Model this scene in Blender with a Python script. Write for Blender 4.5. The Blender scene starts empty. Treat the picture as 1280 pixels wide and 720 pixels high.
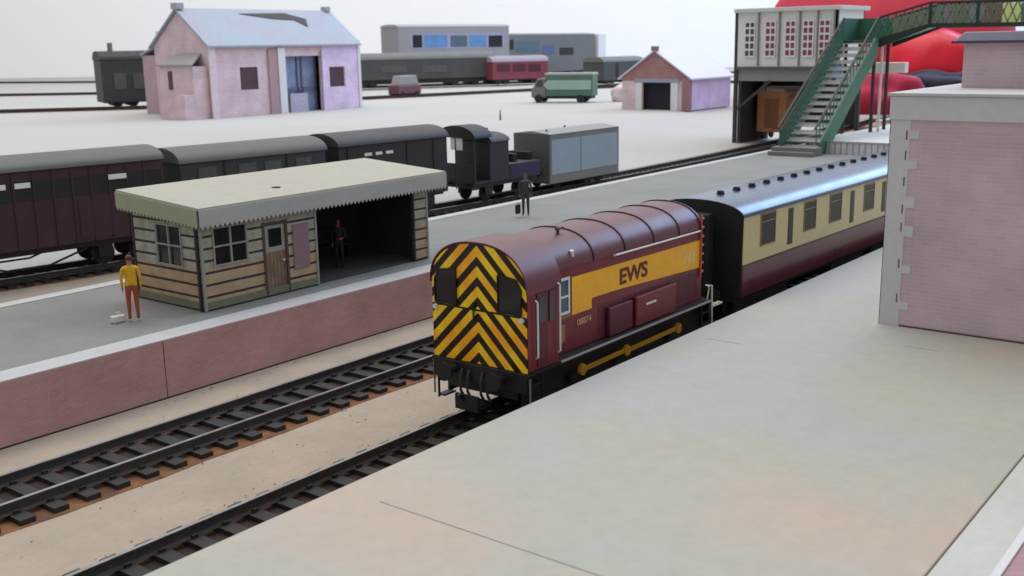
import bpy, bmesh, math, random
from mathutils import Vector, Matrix
random.seed(7)
S = bpy.context.scene
C = S.collection
PI = math.pi
# ---------------------------------------------------------------- camera (1 unit = 1 cm of the model)
cam_d = bpy.data.cameras.new("camera"); cam = bpy.data.objects.new("camera", cam_d); C.objects.link(cam); S.camera = cam
yaw, pitch, roll = 0.66590, 0.22224, -0.01830
cy_, sy_, cp_, sp_ = math.cos(yaw), math.sin(yaw), math.cos(pitch), math.sin(pitch)
f_ = Vector((cy_*cp_, sy_*cp_, -sp_)); r_ = Vector((sy_, -cy_, 0)); u_ = r_.cross(f_)
rr = math.cos(roll)*r_ + math.sin(roll)*u_; uu = -math.sin(roll)*r_ + math.cos(roll)*u_
M = Matrix((rr, uu, -f_)).transposed().to_4x4(); M.translation = Vector((-21.807, -18.328, 10.165))
cam.matrix_world = M
cam_d.sensor_width = 36; cam_d.lens = 36*1343.2/1280
cam_d.clip_start = .1; cam_d.clip_end = 3000
cam_d.dof.use_dof = True; cam_d.dof.focus_distance = 33; cam_d.dof.aperture_fstop = 0.62
# ---------------------------------------------------------------- light: a pale room, a big window on the right
W = bpy.data.worlds.new("World"); S.world = W; W.use_nodes = True
W.node_tree.nodes["Background"].inputs[0].default_value = (.93, .95, 1, 1)
W.node_tree.nodes["Background"].inputs[1].default_value = .55
def area(name, loc, target, sx, sy, power, col):
    d = bpy.data.lights.new(name, 'AREA'); d.shape = 'RECTANGLE'; d.size = sx; d.size_y = sy; d.energy = power; d.color = col
    o = bpy.data.objects.new(name, d); C.objects.link(o); o.location = loc
    o.rotation_euler = (Vector(target)-Vector(loc)).to_track_quat('-Z', 'Y').to_euler()
area("window_light", (300, -50, 150), (60, 30, 0), 230, 120, 540000, (.42, .66, 1))
area("ceiling_light", (105, 115, 235), (125, 150, 0), 330, 260, 660000, (1, .98, .94))
S.view_settings.view_transform = 'Standard'; S.view_settings.look = 'None'; S.view_settings.exposure = .14; S.view_settings.gamma = 1

# ---------------------------------------------------------------- materials
def lin(c):
    return tuple(((v/255)/12.92 if v/255 <= .04045 else (((v/255)+.055)/1.055)**2.4) for v in c)
MATS = {}
def mat(name, rgb, rough=.6, var=.08, scale=2.0, metal=0, spec=.5, bump=0, rgb2=None, streak=None, coat=0):
    """procedural paint / card: two-scale noise between two tints, noise on roughness, optional bump"""
    if name in MATS: return MATS[name]
    m = bpy.data.materials.new(name); m.use_nodes = True; nt = m.node_tree; N = nt.nodes; L = nt.links
    b = N["Principled BSDF"]; tc = N.new("ShaderNodeTexCoord")
    a = lin(rgb); c2 = lin(rgb2) if rgb2 else tuple(max(0, v*(1-2.2*var)) for v in a)
    mp = N.new("ShaderNodeMapping"); L.new(tc.outputs["Object"], mp.inputs[0])
    if streak: mp.inputs["Scale"].default_value = streak
    n = N.new("ShaderNodeTexNoise"); n.inputs["Scale"].default_value = scale; n.inputs["Detail"].default_value = 6; n.inputs["Roughness"].default_value = .62
    L.new(mp.outputs[0], n.inputs["Vector"])
    r = N.new("ShaderNodeValToRGB"); r.color_ramp.elements[0].position = .32; r.color_ramp.elements[1].position = .68
    r.color_ramp.elements[0].color = (*c2, 1); r.color_ramp.elements[1].color = (*a, 1)
    L.new(n.outputs[0], r.inputs[0])
    nf = N.new("ShaderNodeTexNoise"); nf.inputs["Scale"].default_value = max(scale*9, 2.5); nf.inputs["Detail"].default_value = 8; nf.inputs["Roughness"].default_value = .7
    L.new(mp.outputs[0], nf.inputs["Vector"])
    mf = N.new("ShaderNodeMapRange"); mf.inputs[1].default_value = .3; mf.inputs[2].default_value = .7; mf.inputs[3].default_value = 1-min(.2, .035+var*.9); mf.inputs[4].default_value = 1.03
    L.new(nf.outputs[0], mf.inputs[0])
    sc_ = N.new("ShaderNodeVectorMath"); sc_.operation = 'SCALE'; L.new(r.outputs[0], sc_.inputs[0]); L.new(mf.outputs[0], sc_.inputs["Scale"]); L.new(sc_.outputs[0], b.inputs["Base Color"])
    mr = N.new("ShaderNodeMapRange"); mr.inputs[3].default_value = max(.05, rough-.1); mr.inputs[4].default_value = min(1, rough+.1)
    L.new(n.outputs[0], mr.inputs[0]); L.new(mr.outputs[0], b.inputs["Roughness"])
    b.inputs["Metallic"].default_value = metal; b.inputs["Specular IOR Level"].default_value = spec
    b.inputs["Coat Weight"].default_value = coat
    if bump:
        n2 = N.new("ShaderNodeTexNoise"); n2.inputs["Scale"].default_value = scale*6; n2.inputs["Detail"].default_value = 5
        L.new(tc.outputs["Object"], n2.inputs["Vector"])
        bp = N.new("ShaderNodeBump"); bp.inputs["Strength"].default_value = bump; bp.inputs["Distance"].default_value = .03
        L.new(n2.outputs[0], bp.inputs["Height"]); L.new(bp.outputs[0], b.inputs["Normal"])
    MATS[name] = m; return m
def brick(name, c1, c2, cm, scale, axis='xz', mortar=.02, rough=.8):
    if name in MATS: return MATS[name]
    m = bpy.data.materials.new(name); m.use_nodes = True; nt = m.node_tree; N = nt.nodes; L = nt.links
    b = N["Principled BSDF"]; tc = N.new("ShaderNodeTexCoord"); sx = N.new("ShaderNodeSeparateXYZ"); cb = N.new("ShaderNodeCombineXYZ")
    L.new(tc.outputs["Object"], sx.inputs[0])
    ad = N.new("ShaderNodeMath"); ad.operation = 'ADD'; L.new(sx.outputs[0], ad.inputs[0]); L.new(sx.outputs[1], ad.inputs[1])
    L.new(ad.outputs[0], cb.inputs[0]); L.new(sx.outputs[2], cb.inputs[1])
    t = N.new("ShaderNodeTexBrick"); t.inputs["Scale"].default_value = scale; t.inputs["Mortar Size"].default_value = mortar
    t.inputs["Color1"].default_value = (*lin(c1), 1); t.inputs["Color2"].default_value = (*lin(c2), 1); t.inputs["Mortar"].default_value = (*lin(cm), 1)
    t.inputs["Brick Width"].default_value = .6; t.inputs["Row Height"].default_value = .2
    L.new(cb.outputs[0], t.inputs["Vector"])
    n = N.new("ShaderNodeTexNoise"); n.inputs["Scale"].default_value = .45; n.inputs["Detail"].default_value = 5; L.new(tc.outputs["Object"], n.inputs["Vector"])
    mr = N.new("ShaderNodeMapRange"); mr.inputs[1].default_value = .3; mr.inputs[2].default_value = .7; mr.inputs[3].default_value = .84; mr.inputs[4].default_value = 1.1
    L.new(n.outputs[0], mr.inputs[0])
    mx = N.new("ShaderNodeVectorMath"); mx.operation = 'SCALE'; L.new(t.outputs["Color"], mx.inputs[0]); L.new(mr.outputs[0], mx.inputs["Scale"])
    L.new(mx.outputs[0], b.inputs["Base Color"]); b.inputs["Roughness"].default_value = rough; b.inputs["Specular IOR Level"].default_value = .25
    MATS[name] = m; return m
def chevron(name):
    m = bpy.data.materials.new(name); m.use_nodes = True; nt = m.node_tree; N = nt.nodes; L = nt.links
    b = N["Principled BSDF"]; tc = N.new("ShaderNodeTexCoord"); sx = N.new("ShaderNodeSeparateXYZ"); L.new(tc.outputs["Object"], sx.inputs[0])
    def mth(op, a, b_=None):
        k = N.new("ShaderNodeMath"); k.operation = op
        for i, v in enumerate((a, b_)):
            if v is None: continue
            if hasattr(v, 'type'): L.new(v, k.inputs[i])
            else: k.inputs[i].default_value = v
        return k.outputs[0]
    ay = mth('ABSOLUTE', sx.outputs[1]); k = mth('MULTIPLY', ay, .98); s = mth('ADD', sx.outputs[2], k)
    upper = mth('GREATER_THAN', sx.outputs[2], 3.12); s = mth('ADD', s, mth('MULTIPLY', upper, .12))
    fr = mth('FRACT', mth('DIVIDE', s, .56)); st = mth('GREATER_THAN', fr, .47)
    n = N.new("ShaderNodeTexNoise"); n.inputs["Scale"].default_value = 1.1; L.new(tc.outputs["Object"], n.inputs["Vector"])
    yr = N.new("ShaderNodeValToRGB"); yr.color_ramp.elements[0].color = (*lin((244, 164, 14)), 1); yr.color_ramp.elements[1].color = (*lin((246, 212, 30)), 1)
    yr.color_ramp.elements[0].position = .4; yr.color_ramp.elements[1].position = .6; L.new(n.outputs[0], yr.inputs[0])
    mx = N.new("ShaderNodeMix"); mx.data_type = 'RGBA'; L.new(st, mx.inputs["Factor"]); mx.inputs["A"].default_value = (*lin((30, 18, 14)), 1)
    L.new(yr.outputs[0], mx.inputs["B"]); L.new(mx.outputs["Result"], b.inputs["Base Color"]); b.inputs["Roughness"].default_value = .35
    return m
def planks(name, cA, cB, axis, period, gap=.14, seam=(40, 30, 26), rough=.75, low=None, lowz=0):
    """boards: dark seams every period along axis, optional second colour below height lowz (as printed on the card)"""
    m = bpy.data.materials.new(name); m.use_nodes = True; nt = m.node_tree; N = nt.nodes; L = nt.links
    b = N["Principled BSDF"]; tc = N.new("ShaderNodeTexCoord"); sx = N.new("ShaderNodeSeparateXYZ"); L.new(tc.outputs["Object"], sx.inputs[0])
    if axis == 'h':
        src = N.new("ShaderNodeMath"); src.operation = 'ADD'; L.new(sx.outputs[0], src.inputs[0]); L.new(sx.outputs[1], src.inputs[1]); so = src.outputs[0]
    else: so = sx.outputs[2]
    d = N.new("ShaderNodeMath"); d.operation = 'DIVIDE'; L.new(so, d.inputs[0]); d.inputs[1].default_value = period
    f = N.new("ShaderNodeMath"); f.operation = 'FRACT'; L.new(d.outputs[0], f.inputs[0])
    g = N.new("ShaderNodeMath"); g.operation = 'LESS_THAN'; L.new(f.outputs[0], g.inputs[0]); g.inputs[1].default_value = gap
    n = N.new("ShaderNodeTexNoise"); n.inputs["Scale"].default_value = 2.2; n.inputs["Detail"].default_value = 7; L.new(tc.outputs["Object"], n.inputs["Vector"])
    r = N.new("ShaderNodeValToRGB"); r.color_ramp.elements[0].position = .35; r.color_ramp.elements[1].position = .65
    r.color_ramp.elements[0].color = (*lin(cA), 1); r.color_ramp.elements[1].color = (*lin(cB), 1); L.new(n.outputs[0], r.inputs[0])
    base = r.outputs[0]
    if low:
        lt = N.new("ShaderNodeMath"); lt.operation = 'LESS_THAN'; L.new(sx.outputs[2], lt.inputs[0]); lt.inputs[1].default_value = lowz
        r2 = N.new("ShaderNodeValToRGB"); r2.color_ramp.elements[0].position = .35; r2.color_ramp.elements[1].position = .65
        r2.color_ramp.elements[0].color = (*[v*.8 for v in lin(low)], 1); r2.color_ramp.elements[1].color = (*lin(low), 1); L.new(n.outputs[0], r2.inputs[0])
        m0 = N.new("ShaderNodeMix"); m0.data_type = 'RGBA'; L.new(lt.outputs[0], m0.inputs["Factor"]); L.new(base, m0.inputs["A"]); L.new(r2.outputs[0], m0.inputs["B"]); base = m0.outputs["Result"]
    mx = N.new("ShaderNodeMix"); mx.data_type = 'RGBA'; L.new(g.outputs[0], mx.inputs["Factor"]); L.new(base, mx.inputs["A"]); mx.inputs["B"].default_value = (*lin(seam), 1)
    L.new(mx.outputs["Result"], b.inputs["Base Color"]); b.inputs["Roughness"].default_value = rough
    bp = N.new("ShaderNodeBump"); bp.invert = True; bp.inputs["Strength"].default_value = .5; bp.inputs["Distance"].default_value = .03; L.new(g.outputs[0], bp.inputs["Height"]); L.new(bp.outputs[0], b.inputs["Normal"])
    return m

# ---------------------------------------------------------------- mesh builder
ORG = {}
class MB:
    def __init__(s): s.bm = bmesh.new()
    def hexa(s, p):
        v = [s.bm.verts.new(q) for q in p]
        for f in ((0,3,2,1),(4,5,6,7),(0,1,5,4),(1,2,6,5),(2,3,7,6),(3,0,4,7)): s.bm.faces.new([v[i] for i in f])
        return s
    def box(s, x0, x1, y0, y1, z0, z1):
        return s.hexa([(x0,y0,z0),(x1,y0,z0),(x1,y1,z0),(x0,y1,z0),(x0,y0,z1),(x1,y0,z1),(x1,y1,z1),(x0,y1,z1)])
    def prism(s, poly, d):          # poly: 3D points, extruded by vector d
        d = Vector(d); a = [s.bm.verts.new(q) for q in poly]; b = [s.bm.verts.new(Vector(q)+d) for q in poly]; n = len(a)
        s.bm.faces.new(a); s.bm.faces.new(list(reversed(b)))
        for i in range(n): s.bm.faces.new([a[i], b[i], b[(i+1) % n], a[(i+1) % n]])
        return s
    def tube(s, pts, r, n=8, caps=True):
        pts = [Vector(p) for p in pts]; rings = []
        for i, p in enumerate(pts):
            t = (pts[min(i+1, len(pts)-1)]-pts[max(i-1, 0)]).normalized()
            a = t.cross(Vector((0,0,1)) if abs(t.z) < .9 else Vector((1,0,0))).normalized(); b = t.cross(a)
            ri = r[i] if isinstance(r, (list, tuple)) else r
            rings.append([s.bm.verts.new(p+(a*math.cos(2*PI*k/n)+b*math.sin(2*PI*k/n))*ri) for k in range(n)])
        for A, B in zip(rings, rings[1:]):
            for k in range(n): s.bm.faces.new([A[k], A[(k+1)%n], B[(k+1)%n], B[k]])
        if caps: s.bm.faces.new(list(reversed(rings[0]))); s.bm.faces.new(rings[-1])
        return s
    def bar(s, a, b, w, h):         # rectangular bar from a to b, width w (sideways), height h (up)
        a, b = Vector(a), Vector(b); t = (b-a).normalized(); sd = t.cross(Vector((0,0,1)))
        sd = sd.normalized() if sd.length > 1e-4 else Vector((0,1,0)); up = sd.cross(t)
        o = [sd*w/2*i+up*h/2*j for i, j in ((-1,-1),(1,-1),(1,1),(-1,1))]
        return s.hexa([a+o[0], a+o[1], b+o[1], b+o[0], a+o[3], a+o[2], b+o[2], b+o[3]])
    def build(s, name, m, parent=None, smooth=False, bevel=0, local=False, kind=None):
        bmesh.ops.recalc_face_normals(s.bm, faces=s.bm.faces)
        if parent is not None and not local and parent.name in ORG:
            bmesh.ops.translate(s.bm, verts=s.bm.verts, vec=-Vector(ORG[parent.name]))
        me = bpy.data.meshes.new(name); s.bm.to_mesh(me); s.bm.free()
        for mm in (m if isinstance(m, (list, tuple)) else [m]): me.materials.append(mm)
        if smooth: me.polygons.foreach_set('use_smooth', [True]*len(me.polygons)); me.update()
        if smooth:
            try: me.set_sharp_from_angle(angle=math.radians(35))
            except Exception: pass
        o = bpy.data.objects.new(name, me); C.objects.link(o)
        if parent is not None:
            o.parent = parent
            if parent.name in ORG: ORG[o.name] = ORG[parent.name]
        if bevel:
            bv = o.modifiers.new('bevel', 'BEVEL'); bv.width = bevel; bv.segments = 2; bv.limit_method = 'ANGLE'
        if kind: o['kind'] = kind
        return o
def thing(name, label, cat, loc=(0,0,0), rz=0, group=None, world=True):
    o = bpy.data.objects.new(name, None); C.objects.link(o); o.location = loc; o.rotation_euler = (0,0,rz)
    o.empty_display_size = .5
    o['label'] = label; o['category'] = cat
    if group: o['group'] = group
    if world and rz == 0: ORG[o.name] = tuple(loc)
    return o
def tag(o, label, cat, group=None):
    o['label'] = label; o['category'] = cat
    if group: o['group'] = group
    return o
def text_mesh(name, txt, size, m, parent, loc, face, sx=1, ext=.01, bold=0):
    """face 'x-': read from -x side; 'y-': read from the -y side"""
    cu = bpy.data.curves.new(name, 'FONT'); cu.body = txt; cu.size = size; cu.extrude = ext; cu.offset = bold; cu.align_x = 'CENTER'; cu.align_y = 'CENTER'
    t = bpy.data.objects.new(name+"_tmp", cu); C.objects.link(t)
    bpy.context.view_layer.update(); dg = bpy.context.evaluated_depsgraph_get()
    me = bpy.data.meshes.new_from_object(t.evaluated_get(dg)); bpy.data.objects.remove(t)
    me.materials.clear(); me.materials.append(m)
    R = Matrix.Rotation(PI/2, 4, 'X') if face == 'y-' else Matrix.Rotation(-PI/2, 4, 'Z') @ Matrix.Rotation(PI/2, 4, 'X')
    o_ = Vector(ORG.get(parent.name, (0,0,0))) if parent else Vector()
    me.transform(Matrix.Translation(Vector(loc)-o_) @ R @ Matrix.Diagonal((sx,1,1,1)))
    o = bpy.data.objects.new(name, me); C.objects.link(o); o.parent = parent
    if parent and parent.name in ORG: ORG[o.name] = ORG[parent.name]
    return o

# ---------------------------------------------------------------- palette
tan = mat('tan_board', (176,158,138), .85, .05, .6, bump=.15, rgb2=(160,146,130))
card = mat('pale_card', (178,176,172), .85, .02, .05, rgb2=(172,170,167), spec=.2)
platgrey = mat('platform_card', (174,173,170), .78, .04, .085, rgb2=(186,169,154), bump=.06, spec=.3)
_r = [n for n in platgrey.node_tree.nodes if n.type == 'VALTORGB'][0].color_ramp
_e = _r.elements.new(.5); _e.color = (*lin((174,173,159)), 1); _r.elements[0].position = .38; _r.elements[2].position = .60
_e = _r.elements.new(.72); _e.color = (*lin((175,175,175)), 1)
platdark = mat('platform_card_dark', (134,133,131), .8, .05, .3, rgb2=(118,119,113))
edge = mat('platform_edging', (186,184,182), .7, .05, 1.2)
black = mat('black_plastic', (24,23,23), .55, .15, 3)
black2 = mat('weathered_black', (34,32,31), .7, .2, 2, rgb2=(22,20,20))
rail_m = mat('rail_steel', (160,158,155), .35, .12, 4, metal=.35)
railside_m = mat('rail_side', (72,66,62), .7, .15, 4, spec=.3)
sleeper_m = mat('sleeper_brown', (44,38,35), .7, .2, 3)
bed_m = mat('underlay', (146,98,56), .95, .2, 1.3, rgb2=(84,56,44), bump=.6)
bed_d = mat('underlay_dark', (64,46,38), .95, .2, 2.5, rgb2=(34,27,25), bump=.6)
maroon = mat('maroon_paint', (112,22,34), .42, .06, 1.2, coat=.1)
maroon2 = mat('maroon_paint_dark', (88,22,38), .45, .08, 1.5)
yellow = mat('yellow_paint', (244,176,14), .4, .06, 1.5)
whitep = mat('white_plastic', (215,212,208), .5, .04, 2)
glass = mat('dark_glass', (34,36,40), .12, .1, 2, spec=.8)
greyp = mat('grey_plastic', (118,118,118), .5, .08, 2)

# ================================================================ SETTING
MB().box(-120, 520, -60, 31, -1.4, -.42).build('ground', tan)['kind'] = 'structure'
def yc(x): return 27.6+.0013*(x-55)**2
ys = [( -60+4*i) for i in range(41)]
yg = MB(); rows = []
for x in ys+[150, 220, 320, 520]:
    y_ = yc(min(x, 100)); rows.append([yg.bm.verts.new(p) for p in ((x, y_+2.1, -.418), (x, y_+2.12, -.2), (x, y_+22, 1.4), (x, 560, 1.4))])
for a_, b_ in zip(rows, rows[1:]):
    for k in range(3): yg.bm.faces.new([a_[k], b_[k], b_[k+1], a_[k+1]])
yg.build('yard_ground', card, smooth=False)['kind'] = 'structure'
wallm = mat('room_wall_paint', (248,248,248), .9, .008, .01)
a = Vector((184.5, 387)); b = Vector((323, 159)); d = (b-a).normalized(); A = a-d*320; B = b+d*420; nrm = Vector((-d.y, d.x))*-1
if nrm.dot(a) < 0: nrm = -nrm
MB().prism([(A.x,A.y,-1),(B.x,B.y,-1),(B.x+nrm.x*4,B.y+nrm.y*4,-1),(A.x+nrm.x*4,A.y+nrm.y*4,-1)], (0,0,240)).build('wall', wallm)['kind'] = 'structure'
# near platform with its joints
pn = MB().box(-30, 75, -13.5, -2.725, -.416, 1.356).build('platform', platgrey, bevel=.03); pn['kind'] = 'structure'
MB().box(-30, 75, -14.45, -13.54, -.416, 1.366).build('path', mat('path_card', (196,196,188), .75, .04, .4), bevel=.02)['kind'] = 'structure'
seam = mat('card_joint', (140,140,138), .9, .05, 1)
jn = MB()
jn.box(-7.83, -7.79, -9.2, -3.9, 1.35, 1.3585); jn.box(9.1, 9.14, -9.6, -8.6, 1.35, 1.3585)
jn.box(6.6, 6.64, -4.6, -3.5, 1.35, 1.3585)
jn.build('platform_joint', seam)['kind'] = 'structure'
# far platform
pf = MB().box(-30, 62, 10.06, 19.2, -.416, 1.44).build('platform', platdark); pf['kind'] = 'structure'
MB().box(-30, 62, 10.02, 11.0, 1.436, 1.463).build('platform_edging', edge)['kind'] = 'structure'
MB().box(-30, 62, 18.65, 19.27, 1.436, 1.463).build('platform_edging', edge)['kind'] = 'structure'
# retaining wall of brick paper, in two lengths meeting at a seam
brk = brick('brick_paper', (182,140,134), (174,131,124), (186,148,142), 2.2, mortar=.015)
bw = thing('brick_wall', 'long reddish brick platform wall facing the empty track in front of the waiting shelter', 'wall', (-3.3, 10.04, -.42))
MB().box(-30, -3.285, 10.0, 10.055, -.418, 1.434).build('brick_panel', brk, bw)
MB().box(-3.255, 62, 10.0, 10.055, -.418, 1.434).build('brick_panel', brk, bw)
MB().box(-30, 62, 9.975, 9.998, -.418, -.38).build('base_line', black, bw)
MB().box(-3.283, -3.257, 10.01, 10.05, -.418, 1.43).build('seam', black, bw)
# road deck behind the boarded fence
MB().box(60.2, 100, -6, 16.2, 1.9, 2.32).build('road_deck', mat('road_card', (205,205,202), .7, .03, .5), bevel=.03)['kind'] = 'structure'
# low brick wall at the bottom right corner
nb = thing('brick_wall', 'low pink brick wall with a white edge at the bottom right corner of the view', 'wall', (0, -15.6, 0))
MB().box(-12, 9, -16.6, -14.62, -.41, 1.52).build('brick_panel', brick('pink_brick', (176,142,148), (168,132,138), (186,156,160), 2.2), nb)
MB().box(-12, 9, -14.61, -14.47, -.41, 1.56).build('coping', whitep, nb)

# ---------------------------------------------------------------- railway track
def track(pts, label, group, sp=.83, x_from=None, nmax=95, detail=True, zr=0., sc=1.0, bed=True):
    P = [Vector(p) for p in pts]
    seg = [0]
    for p, q in zip(P, P[1:]): seg.append(seg[-1]+(q-p).length)
    def at(s):
        for i in range(len(P)-1):
            if s <= seg[i+1] or i == len(P)-2:
                t = (s-seg[i])/(seg[i+1]-seg[i]); return P[i].lerp(P[i+1], t), (P[i+1]-P[i]).normalized()
    root = thing('railway_track', label, 'track', (P[0].x, P[0].y, zr-.42), group=group)
    n = max(2, int(seg[-1]/4))
    for side in (-1, 1):
        m = MB(); prev = None
        prof = [(-.14,-.27),(.14,-.27),(.12,-.235),(.03,-.22),(.03,-.08),(.055,-.065),(.055,0),(-.055,0),(-.055,-.065),(-.03,-.08),(-.03,-.22),(-.12,-.235)]
        for i in range(n+1):
            p, t = at(seg[-1]*i/n); nn = Vector((-t.y, t.x))
            ring = [m.bm.verts.new((p.x+nn.x*(side*.88+a)*sc, p.y+nn.y*(side*.88+a)*sc, zr+b*sc)) for a, b in prof]
            if prev:
                for k in range(len(ring)): m.bm.faces.new([prev[k], prev[(k+1)%len(ring)], ring[(k+1)%len(ring)], ring[k]])
            else: m.bm.faces.new(ring)
            prev = ring
        m.bm.faces.new(list(reversed(prev))); ro = m.build('rail', [railside_m, rail_m], root)
        for pg in ro.data.polygons:
            if abs(pg.normal.z) > .9 and pg.center.z+ORG[root.name][2] > zr-.03: pg.material_index = 1
    cnt = int(seg[-1]/(sp*sc)); rest = MB(); k2 = 0
    for i in range(cnt):
        p, t = at((i+.5)*sp*sc)
        nn = Vector((-t.y, t.x)); h = .19*sc; w = 1.5*sc
        j = random.uniform(-.02, .02)
        def add(m):
            q = [(p.x+t.x*u*h+nn.x*(v*w+j), p.y+t.y*u*h+nn.y*(v*w+j)) for u, v in ((-1,-1),(1,-1),(1,1),(-1,1))]
            m.hexa([(x, y, zr-.40*sc) for x, y in q]+[(x, y, zr-.272*sc) for x, y in q])
            if detail:
                for sd in (-1, 1):      # rail chairs
                    for e in (-.12, .12):
                        cx, cy = p.x+nn.x*(sd*.88+e*1.2)*sc, p.y+nn.y*(sd*.88+e*1.2)*sc
                        m.box(cx-.07, cx+.07, cy-.04, cy+.04, zr-.275, zr-.19)
        if detail and k2 < nmax and p.x > (x_from if x_from is not None else -1e9):
            m = MB(); add(m); m.build('sleeper', sleeper_m, root); k2 += 1
        else: add(rest)
    if len(rest.bm.verts): rest.build('sleeper', sleeper_m, root)['kind'] = 'stuff'
    if bed:
        m = MB(); prev = None
        for i in range(n*3+1):
            p, t = at(seg[-1]*i/(n*3)); nn = Vector((-t.y, t.x)); e = random.uniform(-.06, .06)
            r = [m.bm.verts.new((p.x+nn.x*v*sc, p.y+nn.y*v*sc, z)) for v, z in ((-1.66+e, zr-.419), (-1.62+e, zr-.40), (1.62, zr-.40), (1.66, zr-.419))]
            if prev:
                for k in range(3): m.bm.faces.new([prev[k], prev[k+1], r[k+1], r[k]])
            prev = r
        bo = m.build('underlay', [bed_m, bed_d], root)
        m = MB(); prev = None
        for i in range(n+1):
            p, t = at(seg[-1]*i/n); nn = Vector((-t.y, t.x))
            r = [m.bm.verts.new((p.x+nn.x*v*sc, p.y+nn.y*v*sc, zr-.394)) for v in (-.82, .82)]
            if prev: m.bm.faces.new([prev[0], prev[1], r[1], r[0]])
            prev = r
        m.build('track_bed', bed_d, root)
    return root
track([(-26, 0, 0), (12.5, 0, 0), (34, -.4, 0), (75, -.5, 0)], 'track in the trough beside the near platform carrying the maroon engine and the cream coach', None, x_from=-16)
track([(-26, 6.26, 0), (75, 6.26, 0)], 'empty track between the brick platform wall and the maroon engine', None, x_from=-15)
track([(x, yc(x), 0) for x in range(-30, 125, 5)], 'curved track behind the far platform under the rake of dark wagons', None, x_from=-6)
for pts, lab, s in (([(10,186,0),(61.8,147.1,0),(80,131,0),(113,118.7,0),(150,108.9,0),(195,88,0)], 'nearest yard siding, passing behind the pink goods shed', 1.6),
                 ([(40,286,0),(96.3,214.5,0),(114.8,188.8,0),(150.9,157.2,0),(187.6,135.4,0),(230,112,0)], 'middle yard siding, under the dark and maroon coaches', 1.9),
                 ([(120,400,0),(149.7,318.9,0),(165.5,265.2,0),(200.4,201,0),(235,150.5,0),(262,118,0)], 'farthest yard siding along the room wall', 2.2)):
    track(pts, lab, 'sidings in the yard', sp=.83, detail=False, zr=1.85, sc=s)

# ================================================================ LOCOMOTIVE  (thing origin at world 0,0,0)
L = thing('shunting_locomotive', 'maroon diesel shunter with yellow and black chevron cab end and a yellow band', 'locomotive', (0,0,0))
def arch(hw, ze, zt, n=18, p=2.3):
    pts = []
    for i in range(n+1):
        a = PI*i/n; c, s_ = math.cos(a), math.sin(a)
        y = hw*math.copysign(abs(c)**(2/p), c); z = ze+(zt-ze)*abs(s_)**(2/p); pts.append((y, z))
    return pts          # from +hw to -hw
cab = thing = thing
# cab shell
def end_poly(hw, z0, ze, zt, x): return [(x, hw, z0)]+[(x, y, z) for y, z in arch(hw, ze, zt)]+[(x, -hw, z0)]
roofp = mat('roof_paint', (102,50,62), .42, .08, .8, rgb2=(94,48,54))
MB().prism(end_poly(1.68, 1.62, 3.72, 4.97, .03), (1.42,0,0)).build('cab', maroon, L, smooth=True)
MB().prism(end_poly(1.66, 1.60, 3.72, 4.95, 0.0), (.028,0,0)).build('cab_end_panel', chevron('chevron_stripes'), L)
m = MB()   # cab roof skin
o1 = arch(1.72, 3.74, 5.02, 22); i1 = arch(1.69, 3.74, 4.975, 22)
m.prism([(-.03, y, z) for y, z in o1]+[(-.03, y, z) for y, z in reversed(i1)], (1.55,0,0)).build('cab_roof', roofp, L, smooth=True)
for side in (-1, 1):
    w = MB()
    y0, y1 = (.74, 1.52)
    w.prism([(-.03, side*y0, 3.2), (-.03, side*y1, 3.2), (-.03, side*y1, 3.85), (-.03, side*(y1-.16), 4.12), (-.03, side*y0, 4.2)], (.025,0,0))
    wo = w.build('window', glass, L, bevel=.02)
    fr = MB(); q = [(y0,3.2),(y1,3.2),(y1,3.85),(y1-.16,4.12),(y0,4.2)]
    for (a1,b1),(a2,b2) in zip(q, q[1:]+q[:1]): fr.bar((-.035, side*a1, b1), (-.035, side*a2, b2), .02, .06)
    fr.build('window_frame', black, wo)
MB().box(-.012, -.002, -1.64, 1.64, 3.10, 3.15).build('beading', black, L)
lm = MB()
for y, z in ((0, 4.62), (-1.2, 1.85), (1.2, 1.85)): lm.tube([(-.09, y, z), (.0, y, z)], .10, 12)
# small lamps on the cab end
for y, z in ((-1.52, 3.05), (1.52, 3.05)):
    MB().tube([(-.08, y, z), (.0, y, z)], .075, 12).build('lamp', whitep, L, smooth=True)
lm.bm.free()
MB().tube([(-.05, .12, 2.85), (-.05, .12, 3.35)], .03, 6).build('wiper', black, L)
# cab side window, door and handrails (both sides)
for sd in (-1, 1):
    y = sd*1.69
    MB().box(.98, 1.2, min(y,y+sd*.02), max(y,y+sd*.02), 2.85, 3.7).build('window', glass, L)
    dr = MB().box(.42, .90, min(y,y+sd*.015), max(y,y+sd*.015), 1.7, 3.72).build('door', maroon2, L, bevel=.01)
    MB().box(.50, .82, min(y+sd*.015,y+sd*.022), max(y+sd*.015,y+sd*.022), 2.9, 3.6).build('window', glass, dr)
    for x, z0, z1 in ((.34, 1.95, 3.55), (1.36, 1.9, 3.85)):
        MB().tube([(x, y+sd*.02, z0), (x, y+sd*.09, z0+.05), (x, y+sd*.09, z1-.05), (x, y+sd*.02, z1)], .028, 8).build('handrail', whitep, L, smooth=True)
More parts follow.
